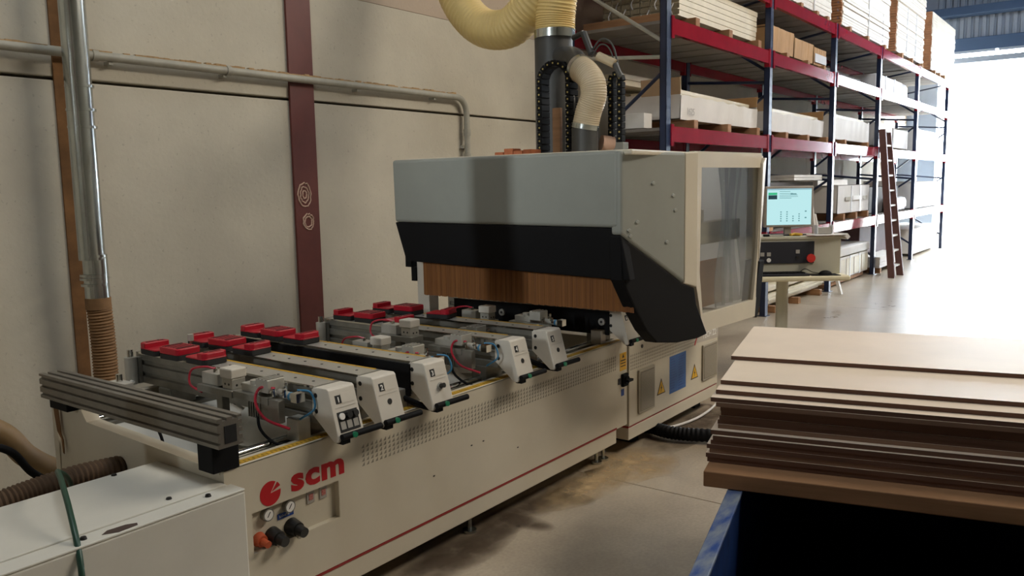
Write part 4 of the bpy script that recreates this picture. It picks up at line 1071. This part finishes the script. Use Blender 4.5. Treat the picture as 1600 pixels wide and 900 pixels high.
for k, (a, b, h_) in enumerate(((10.55, 11.40, .30), (11.45, 12.25, .26), (12.3, 12.88, .24))):
    c = carton(a, b, 3.74, 4.5, 3.345, 3.345+h_, 'brown cardboard carton on the upper shelf, ' + ['right beside the second upright', 'middle of its three', 'farthest of its three, wrapped in film'][k], open_top=False, front='card', flap=False, filler=False, group='brown cartons on the upper shelf', name='brown_carton')
    MB().box(a+.02, b-.02, 3.722, 3.732, 3.38, 3.38+h_*.5).build('film_band', 'film', c) if k == 2 else None
    bearer((a+b)/2, 3.268, 3.342, 'wooden bearer under the brown carton, ' + ['nearest', 'middle', 'farthest'][k])
carton(10.58, 12.88, 3.75, 4.6, 2.335, 2.59, 'long white open carton in the second rack bay, with a kraft end flap')
for k, x in enumerate((11.0, 11.9, 12.8)): bearer(x, 2.248, 2.332, 'wooden bearer under the white carton of the second bay, ' + ['nearest', 'middle', 'farthest'][k])
pack(10.4, 12.7, 3.85, 4.65, 1.06, 1.68, 'slab_dark', 'pack of dark grey slabs behind the monitor', layers=10, straps=0, name='slab_pack', jitter=.05)
pack(11.6, 12.9, 3.75, 4.5, 1.70, 1.78, 'card_white', 'flat white strips lying on the dark slabs', layers=2, name='strip_pack', cat='strips')
tag(MB().box(10.35, 10.60, 3.68, 3.84, 1.06, 1.32).build('orange_box', 'wood_pale', bevel=.004), 'small tan box on the beam beside the hood edge', 'box')
# floor: long timber stacks on bearers
pack(10.36, 12.75, 3.70, 4.5, .09, .23, 'mould', 'lower stack of long pale planks on the floor under the second bay', layers=4, name='plank_stack', cat='planks', jitter=.05)
pack(10.36, 12.2, 3.72, 4.5, .24, .42, 'mould', 'upper stack of long pale planks on the floor under the second bay', layers=5, name='plank_stack', cat='planks', jitter=.05)
for k, x in enumerate((10.55, 11.5, 12.5)): bearer(x, 0, .088, 'square wooden bearer on the floor under the planks, ' + ['nearest', 'middle', 'farthest'][k], y0=3.60, grp='wooden bearers on the floor')
# bay 3
pack(13.65, 16.7, 3.72, 4.62, 4.08, 5.5, 'board_white', 'tall stack of white boards with brown ends on the top shelf, nearest of three', layers=34, straps=1, group='tall white board stacks on the top shelf')
MB_ = [o for o in COL.objects if o.name.startswith('board_pack') and o.get('group')][-1]
mb = MB()
for k in range(34): mb.box(13.60, 13.64, 3.725+random.uniform(0, .02), 4.61, 4.085+k*.0417, 4.12+k*.0417)
mb.build('brown_edge', 'board_brown', MB_, kind='stuff')
for k, x in enumerate((13.9, 15.0, 16.2)): bearer(x, 3.968, 4.075, 'wooden bearer under the nearest tall white stack, ' + ['nearest', 'middle', 'farthest'][k])
pack(13.4, 15.5, 3.9, 4.6, 3.27, 3.42, 'slab_dark', 'low dark pack on the upper shelf of the third bay', layers=3)
c = carton(13.45, 15.55, 3.74, 4.5, 2.33, 2.68, 'white carton with torn film in the third rack bay', flap=False)
for k, x in enumerate((13.8, 15.2)): bearer(x, 2.248, 2.328, 'wooden bearer under the torn film carton, ' + ['nearer', 'farther'][k])
c = carton(13.66, 15.60, 3.72, 4.5, 1.16, 1.60, 'big white carton with paper labels on the low shelf of the third bay', open_top=False, flap=False, filler=False)
for x in (14.05, 15.15): MB().box(x, x+.28, 3.700, 3.706, 1.36, 1.42).build('label_strip', 'vent', c)
for x in (14.4, 14.95): MB().box(x, x+.03, 3.698, 3.706, 1.16, 1.60).build('strap', 'film', c)
MB().box(14.5, 15.1, 3.699, 3.704, 1.36, 1.43).build('white_label', 'white_ink', c)
tag(MB().box(13.2, 14.9, 3.9, 4.5, 1.61, 1.70).build('white_board', 'board_white', bevel=.004), 'white board lying on the big labelled carton', 'board')
for k, x in enumerate((13.85, 14.6, 15.35)): bearer(x, 1.053, 1.155, 'wooden bearer under the big labelled carton, ' + ['nearest', 'middle', 'farthest'][k])
pk = pack(13.2, 15.62, 3.70, 4.6, .09, .44, 'card_white', 'white strapped crate pack on the floor behind the console, lower', straps=3, name='crate_pack', cat='crate')
for k in range(5): MB().box(13.25+k*.48, 13.25+k*.48+.40, 3.69, 3.70, .12, .40).build('crate_panel', 'mould', pk)
pk = pack(13.2, 15.62, 3.68, 4.6, .46, .60, 'card_white', 'white lid pack lying on the strapped crate behind the console', name='flat_pack', cat='pack')
pack(13.1, 15.4, 3.72, 4.55, .02, .085, 'wood', 'timber base under the strapped crate', name='pallet', cat='pallet', layers=0)
# bay 4
pack(17.30, 19.80, 3.72, 4.62, 4.10, 5.02, 'board_white', 'tall stack of white boards on the top shelf, middle of three', layers=22, straps=2, group='tall white board stacks on the top shelf')
pack(17.30, 19.80, 3.70, 4.62, 5.04, 5.5, 'board_white', 'second pack resting on the middle white stack', layers=11)
MB_ = [o for o in COL.objects if o.name.startswith('board_pack') and o.type == 'EMPTY'][-2]
mb = MB()
for k in range(30): mb.box(17.255, 17.29, 3.72+random.uniform(0, .02), 4.61, 4.105+k*.046, 4.145+k*.046)
mb.build('brown_edge', 'board_brown', MB_, kind='stuff')
for k, x in enumerate((17.6, 18.5, 19.5)): bearer(x, 3.968, 4.095, 'wooden bearer under the middle white stack, ' + ['nearest', 'middle', 'farthest'][k])
pack(16.2, 18.3, 3.8, 4.6, 3.27, 3.60, 'film', 'film wrapped pack on the upper shelf of the fourth bay', straps=2)
tag(MB().box(18.35, 18.85, 3.8, 4.5, 3.27, 3.62).build('white_sack', 'film', bevel=.08), 'white sack at the far end of the fourth bay upper shelf', 'sack')
carton(16.0, 17.4, 3.76, 4.5, 2.30, 2.72, 'grey white carton on the middle shelf behind the ladder top', open_top=False, flap=False, filler=False)
carton(17.5, 18.8, 3.76, 4.5, 2.30, 2.66, 'white carton on the middle shelf right of the ladder', open_top=False, flap=False, filler=False)
pack(16.4, 18.8, 3.9, 4.6, 1.06, 1.55, 'slab_dark', 'dark grey pack on the low shelf behind the ladder', name='slab_pack')
tag(MB().box(17.4, 18.6, 3.68, 3.88, 1.06, 1.34).build('white_sack', 'film', bevel=.09), 'white sack in front of the dark grey pack behind the ladder', 'sack')
tag(MB().box(17.6, 18.2, 3.95, 4.3, 1.56, 1.66).build('white_box', 'card_white', bevel=.004), 'flat white box on top of the dark grey pack', 'box')
pack(16.0, 18.85, 3.95, 4.65, .02, .82, 'purple', 'big purple brown pack on the floor behind the ladder', name='wrapped_pack')
pack(15.85, 17.6, 3.55, 3.9, .10, .30, 'board_white', 'white beams stacked on the floor behind the ladder foot', layers=4, name='beam_stack', cat='beams')
for k, x in enumerate((16.0, 17.3)): bearer(x, 0, .095, 'small bearer under the white beams, ' + ['nearer', 'farther'][k], grp='wooden bearers on the floor', y0=3.56, y1=3.9)
# bay 5
pack(20.7, 23.6, 3.72, 4.62, 4.10, 5.35, 'board_white', 'tall stack of white boards on the top shelf, farthest of three', layers=26, group='tall white board stacks on the top shelf')
MB_ = [o for o in COL.objects if o.name.startswith('board_pack') and o.type == 'EMPTY'][-1]
mb = MB()
for k in range(26): mb.box(20.655, 20.69, 3.72+random.uniform(0, .02), 4.61, 4.105+k*.048, 4.148+k*.048)
mb.build('brown_edge', 'board_brown', MB_, kind='stuff')
for k, x in enumerate((20.9, 21.5, 22.1)): bearer(x, 3.968, 4.095, 'wooden bearer under the farthest white stack, ' + ['nearest', 'middle', 'farthest'][k])
carton(19.3, 22.0, 3.74, 4.5, 2.25, 2.75, 'white carton on the middle shelf of the farthest bay', open_top=False, flap=False, filler=False)
carton(19.3, 22.2, 3.74, 4.5, 1.06, 1.62, 'white carton on the low shelf of the farthest bay', open_top=False, flap=False, filler=False)
pk = pack(19.6, 22.6, 3.72, 4.6, .06, .60, 'board_white', 'big white pack on the floor under the farthest bay', layers=0)
tag(MB().box(23.3, 23.8, 4.5, 4.9, 0, 3.0).build('blue_locker', 'wall_blue', bevel=.01), 'tall pale blue locker against the wall beyond the rack end', 'locker')

# ================================================================== LADDER
ld = thing('ladder', 'dark brown wooden ladder leaning against the rack', 'ladder', (15.6, 3.2, 0))
def stile(b, t_, w_, d_):
    b, t_ = Vector(b), Vector(t_)
    off = [Vector((-w_, -d_, 0)), Vector((w_, -d_, 0)), Vector((w_, d_, 0)), Vector((-w_, d_, 0))]
    return MB().loft([b+o for o in off], [t_+o for o in off])
LB, LT = (15.28, 3.22, 0), (15.62, 3.535, 2.56)
RB, RT = (15.80, 3.19, 0), (16.02, 3.53, 2.52)
stile(LB, LT, .035, .055).build('stile', 'ladder', ld, bevel=.004)
stile(RB, RT, .035, .055).build('stile', 'ladder', ld, bevel=.004)
for k in range(10):
    f_ = .075 + k*.102
    a = Vector(LB).lerp(Vector(LT), f_); b = Vector(RB).lerp(Vector(RT), f_)
    MB().box(a.x+.03, b.x-.03, a.y-.045, a.y+.045, a.z-.014, a.z+.014).build('rung', 'rung', ld)
tag(MB().loft([(12.70, 3.36, 0), (12.78, 3.36, 0), (12.78, 3.40, 0), (12.70, 3.40, 0)], [(12.60, 3.46, .48), (12.68, 3.46, .48), (12.68, 3.50, .48), (12.60, 3.50, .48)]).build('white_post', 'white_ink'), 'short white board leaning on the rack foot behind the console', 'board')

# ================================================================== CONTROL CONSOLE (local frame: x along desk, y away from the operator)
Kc = 6.9/6.6
def sc_(p): return Vector((p[0]*Kc, p[1]*Kc, 1.7+(p[2]-1.7)*Kc))
pL, pR = sc_((6.47, 2.295, .943)), sc_((6.875, 1.749, .931))
u_ = (pR-pL); ang = math.atan2(u_.y, u_.x); Wd = math.hypot(u_.x, u_.y)
cs = thing('control_console', 'beige control console with a dark button panel and a pedestal desk', 'console', (pL.x, pL.y, 0), ang)
ORG[cs] = Vector((0, 0, 0))
zd = .905
MB().box(-.16, Wd, 0, .46, zd-.045, zd).build('desk_shelf', 'desk', cs, bevel=.016, seg=3)
MB().box(-.16, Wd-.03, .16, .55, zd, 1.222).build('cabinet', 'console', cs, bevel=.006)
MB().box(-.16, Wd+.01, .15, .56, 1.205, 1.228).build('cabinet_top', 'console', cs, bevel=.004)
pn = MB().box(-.16, .452, .150, .160, 1.00, 1.185).build('button_panel', 'panel_navy', cs, bevel=.002)
e_ = MB().cyl((.412, .15, 1.045), (.412, .125, 1.045), .026, n=18).cyl((.412, .125, 1.045), (.412, .105, 1.045), .036, n=20).build('emergency_stop', 'estop', cs, smooth=True)
for x, z in ((.01, 1.08), (.065, 1.08), (.31, 1.10)):
    MB().box(x-.016, x+.016, .145, .151, z-.016, z+.016).build('push_key', 'grey_ink', pn)
MB().cyl((.065, .151, 1.03), (.065, .142, 1.03), .018, n=16).build('key_button', 'white_ink', pn, smooth=True)
MB().cyl((.31, .151, 1.05), (.31, .142, 1.05), .014, n=16).build('key_button', 'knob', pn, smooth=True)
MB().cyl((.235, .30, .02), (.235, .30, zd-.04), .052, n=24).build('pedestal', 'console', cs, smooth=True)
MB().box(.0, .47, .06, .54, 0, .022).build('foot_plate', 'console', cs, bevel=.006)
def on_console(name, label, cat, x, y, z, rz=0):
    o = thing(name, label, cat, cs.matrix_basis @ Vector((x, y, z)) if False else Vector((pL.x + math.cos(ang)*x - math.sin(ang)*y, pL.y + math.sin(ang)*x + math.cos(ang)*y, z)), ang+rz)
    ORG[o] = Vector((0, 0, 0)); return o
mo = on_console('monitor', 'grey framed flat monitor with a pale cyan screen on the console', 'monitor', .265, .26, 1.228)
MB().box(-.21, .21, 0, .05, .075, .425).build('bezel', 'bezel', mo, bevel=.008)
MB().box(-.19, .19, -.002, .004, .095, .405).build('screen', 'screen', mo)
MB().box(-.19, .19, -.003, -.001, .393, .405).build('menu_bar', 'screen_bar', mo)
MB().box(-.18, -.105, -.003, -.001, .352, .372).build('green_field', 'screen_green', mo)
MB().box(-.18, -.105, -.003, -.001, .315, .350).build('dark_field', 'screen_dark', mo)
mb = MB()
for i, n in enumerate((5, 5, 3, 4)):
    for k in range(n): mb.box(-.075+i*.052, -.064+i*.052, -.003, -.001, .125+k*.019, .134+k*.019)
for z in (.150, .205): mb.box(.135, .15, -.003, -.001, z, z+.010)
for z in (.378, .362, .348, .335, .322): mb.box(-.085, -.085+random.uniform(.05, .16), -.003, -.001, z, z+.0035)
mb.box(.01, .06, -.003, -.001, .355, .363)
mb.build('screen_print', 'screen_ink', mo, kind='stuff')
MB().box(-.03, .03, .02, .05, .0, .10).build('stand', 'bezel', mo, bevel=.004)
MB().box(-.12, .12, -.03, .13, 0, .014).build('stand_foot', 'panel_navy', mo, bevel=.004)
kb = on_console('keyboard', 'black keyboard on the console desk', 'keyboard', .12, .08, zd)
MB().box(-.25, .25, -.07, .06, 0, .02).build('tray', 'panel_navy', kb, bevel=.004)
base = None
for r_ in range(4):
    for c in range(16):
        if base is None: base = MB().box(-.236, -.212, -.055, -.034, .02, .03).build('key', 'black', kb); o = base
        else: o = base.copy(); COL.objects.link(o)
        o.location = (c*.0285, r_*.026, 0)
mt = on_console('mouse_mat', 'black mouse mat at the right end of the console desk', 'mat', .50, .08, zd)
MB().box(-.11, .13, -.07, .07, 0, .004).build('mat', 'black', mt)
mu = on_console('mouse', 'black mouse on the mat at the right end of the console desk', 'mouse', .52, .07, zd+.004)
mbb = MB(); rings = []
for i in range(7):
    a = i/6*PI/2; rr = math.cos(a); hh = .036*math.sin(a)
    rings.append([mbb.bm.verts.new((.058*rr*math.cos(t_*PI/8), .034*rr*math.sin(t_*PI/8), hh)) for t_ in range(16)] if i < 6 else [mbb.bm.verts.new((0, 0, .036))])
for i in range(5):
    for k in range(16): mbb.bm.faces.new((rings[i][k], rings[i][(k+1) % 16], rings[i+1][(k+1) % 16], rings[i+1][k]))
for k in range(16): mbb.bm.faces.new((rings[5][k], rings[5][(k+1) % 16], rings[6][0]))
mbb.bm.faces.new(rings[0][::-1])
mbb.build('shell', 'black', mu, smooth=True)
MB().tube(spline([(-.05, .0, .012), (-.10, .03, .02), (-.15, .05, .045), (-.19, .07, .02)], 8), .003, n=6).build('lead', 'black', mu)
gl = on_console('yellow_tool', 'small yellow hand tool lying in front of the monitor stand', 'tool', .315, .21, 1.228)
MB().tube(spline([(-.05, -.01, .012), (-.015, .006, .018), (.02, -.006, .016), (.05, .01, .012)], 6), .011, n=8).build('grip', 'glove', gl, smooth=True)
MB().tube(spline([(-.05, .022, .012), (-.01, .014, .014), (.03, .02, .012)], 6), .009, n=8).build('grip', 'glove', gl, smooth=True)
MB().cyl((.05, .01, .012), (.09, .02, .010), .006, n=8).build('tip', 'black', gl)
kn = on_console('cutter', 'grey handled cutter lying left of the yellow tool', 'tool', .13, .20, 1.228)
MB().box(-.05, .07, -.012, .012, 0, .016).build('handle', 'grey_ink', kn, bevel=.005)
MB().box(-.10, -.05, -.014, .014, 0, .020).build('head', 'black', kn, bevel=.006)
for k in range(3):
    pp = on_console('paper_sheet', ['white paper sheet at the right corner of the console top, lowest', 'reddish printed sheet lying on the white sheet', 'folded sheet hanging over the console corner'][k], 'paper', .50+.03*k, .28-.03*k, 1.228+.004*k, R(-8+9*k))
    MB().box(-.14, .14, -.11, .10, 0, .003).build('sheet', ['paper', mat('pink_paper', '#c9a6a0', .8), 'paper'][k], pp)
    if k == 2: MB().box(.13, .17, -.11, .09, -.03, .003, rot=Matrix.Rotation(R(50), 3, 'Y')).build('folded_corner', 'paper', pp)
bx_ = on_console('card_tray', 'small clear tray of cards on the papers beside the monitor', 'tray', .56, .24, 1.243)
MB().box(-.06, .06, -.03, .03, 0, .055).build('cards', 'grey_ink', bx_, bevel=.003)
MB().box(-.068, -.06, -.035, .035, 0, .075).box(.06, .068, -.035, .035, 0, .075).build('tray_side', 'film', bx_)
bk = on_console('upright_papers', 'white paper roll standing beside the monitor', 'paper roll', .525, .36, 1.236)
MB().cyl((0, 0, 0), (-.03, .02, .26), .018, n=12).build('roll', 'paper', bk, smooth=True)
MB().cyl((.035, .01, 0), (.0, .02, .17), .016, n=12).build('roll', 'paper', bk, smooth=True)

# ================================================================== BOARD STACK (local frame: x away, y to the left; boards run along -y)
th0 = R(13.5)
U0 = Vector((math.cos(th0), math.sin(th0), 0)); V0 = Vector((math.sin(th0), -math.cos(th0), 0))
def inv(x, y): p = Vector((x, y, 0)); return p.dot(U0), p.dot(V0)      # (u away, v right)
def slab(name, u0, u1, v0, v1, z0, z1, m, parent=None, bevel=0, **k):
    mb = MB(); vs = []
    for u in (u0, u1):
        for v in (v0, v1):
            for z in (z0, z1): p = U0*u + V0*v; vs.append((p.x, p.y, z))
    mb.verts_faces(vs, [(0, 1, 3, 2), (4, 6, 7, 5), (0, 4, 5, 1), (2, 3, 7, 6), (0, 2, 6, 4), (1, 5, 7, 3)])
    return mb.build(name, m, parent, bevel=bevel, **k)
TH = .0165; ztop = .95
ordn = ['top board of the pale MDF stack, set back from the rest', 'second board of the MDF stack, pushed out toward the viewer', 'third board of the MDF stack, with a thin pale ledge showing', 'fourth board of the MDF stack, last with a pale ledge']
specs = []   # (u front, v left)
#           u0      v0
us = [3.605, 3.215, 3.125, 3.070, 3.066, 3.075, 3.078, 3.076, 3.079, 3.077, 3.050, 3.036, 3.038, 3.037, 3.039, 3.036, 3.038]
vs_ = [-.520, -.502, -.505, -.515, -.495, -.480, -.478, -.483, -.490, -.488, -.51, -.50, -.508, -.522, -.512, -.525, -.52]
for k in range(17):
    z1 = ztop - k*(TH+.0006); u0 = us[k]; v0 = vs_[k]
    mm = 'mdf_edge'
    mb = MB(); pts_ = []
    o = slab('mdf_board', u0, u0+(.79 if k == 0 else 1.0), v0, v0+2.44, z1-TH, z1, 'mdf_face')
    o.data.materials.append(M['mdf_edge'] if k % 5 != 4 else M['mdf_edge_b'])
    for p in o.data.polygons:
        if abs(p.normal.z) < .5: p.material_index = 1
    lab = ordn[k] if k < 4 else 'brown edged MDF board in the stack, number %s from the top' % ['five', 'six', 'seven', 'eight', 'nine', 'ten', 'eleven', 'twelve', 'thirteen', 'fourteen', 'fifteen', 'sixteen', 'seventeen'][k-4]
    tag(o, lab, 'board', 'MDF boards in the foreground stack')
zb = ztop - 17*(TH+.0006)
tag(slab('chipboard_base', 2.93, 4.0, -.515, 1.95, .60, zb-.001, 'wood', bevel=.004), 'thick timber base board under the MDF stack', 'board')
# blue bin
bn = thing('blue_bin', 'large blue steel bin with worn edges holding up the board stack', 'bin', (2.6, .3, 0))
V = -.428
slab('side_wall', 1.35, 4.0, V, V+.05, .10, .592, 'bin_blue', bn)
slab('worn_rim', 1.35, 4.0, V-.002, V+.052, .585, .598, 'bin_wear', bn, bevel=.004)
slab('side_wall', 1.35, 4.0, 1.45, 1.50, .10, .595, 'bin_in', bn)
slab('rear_wall', 3.95, 4.0, V+.05, 1.45, .10, .595, 'bin_in', bn)
slab('front_wall', 1.35, 1.40, V+.05, 1.45, .10, .595, 'bin_in', bn)
slab('bottom', 1.35, 4.0, V, 1.50, .08, .10, 'bin_in', bn)
for u in (1.4, 3.85):
    for v in (V+.02, 1.38): slab('leg', u, u+.1, v, v+.1, 0, .08, 'bin_blue', bn)
# hide-safe prototypes check
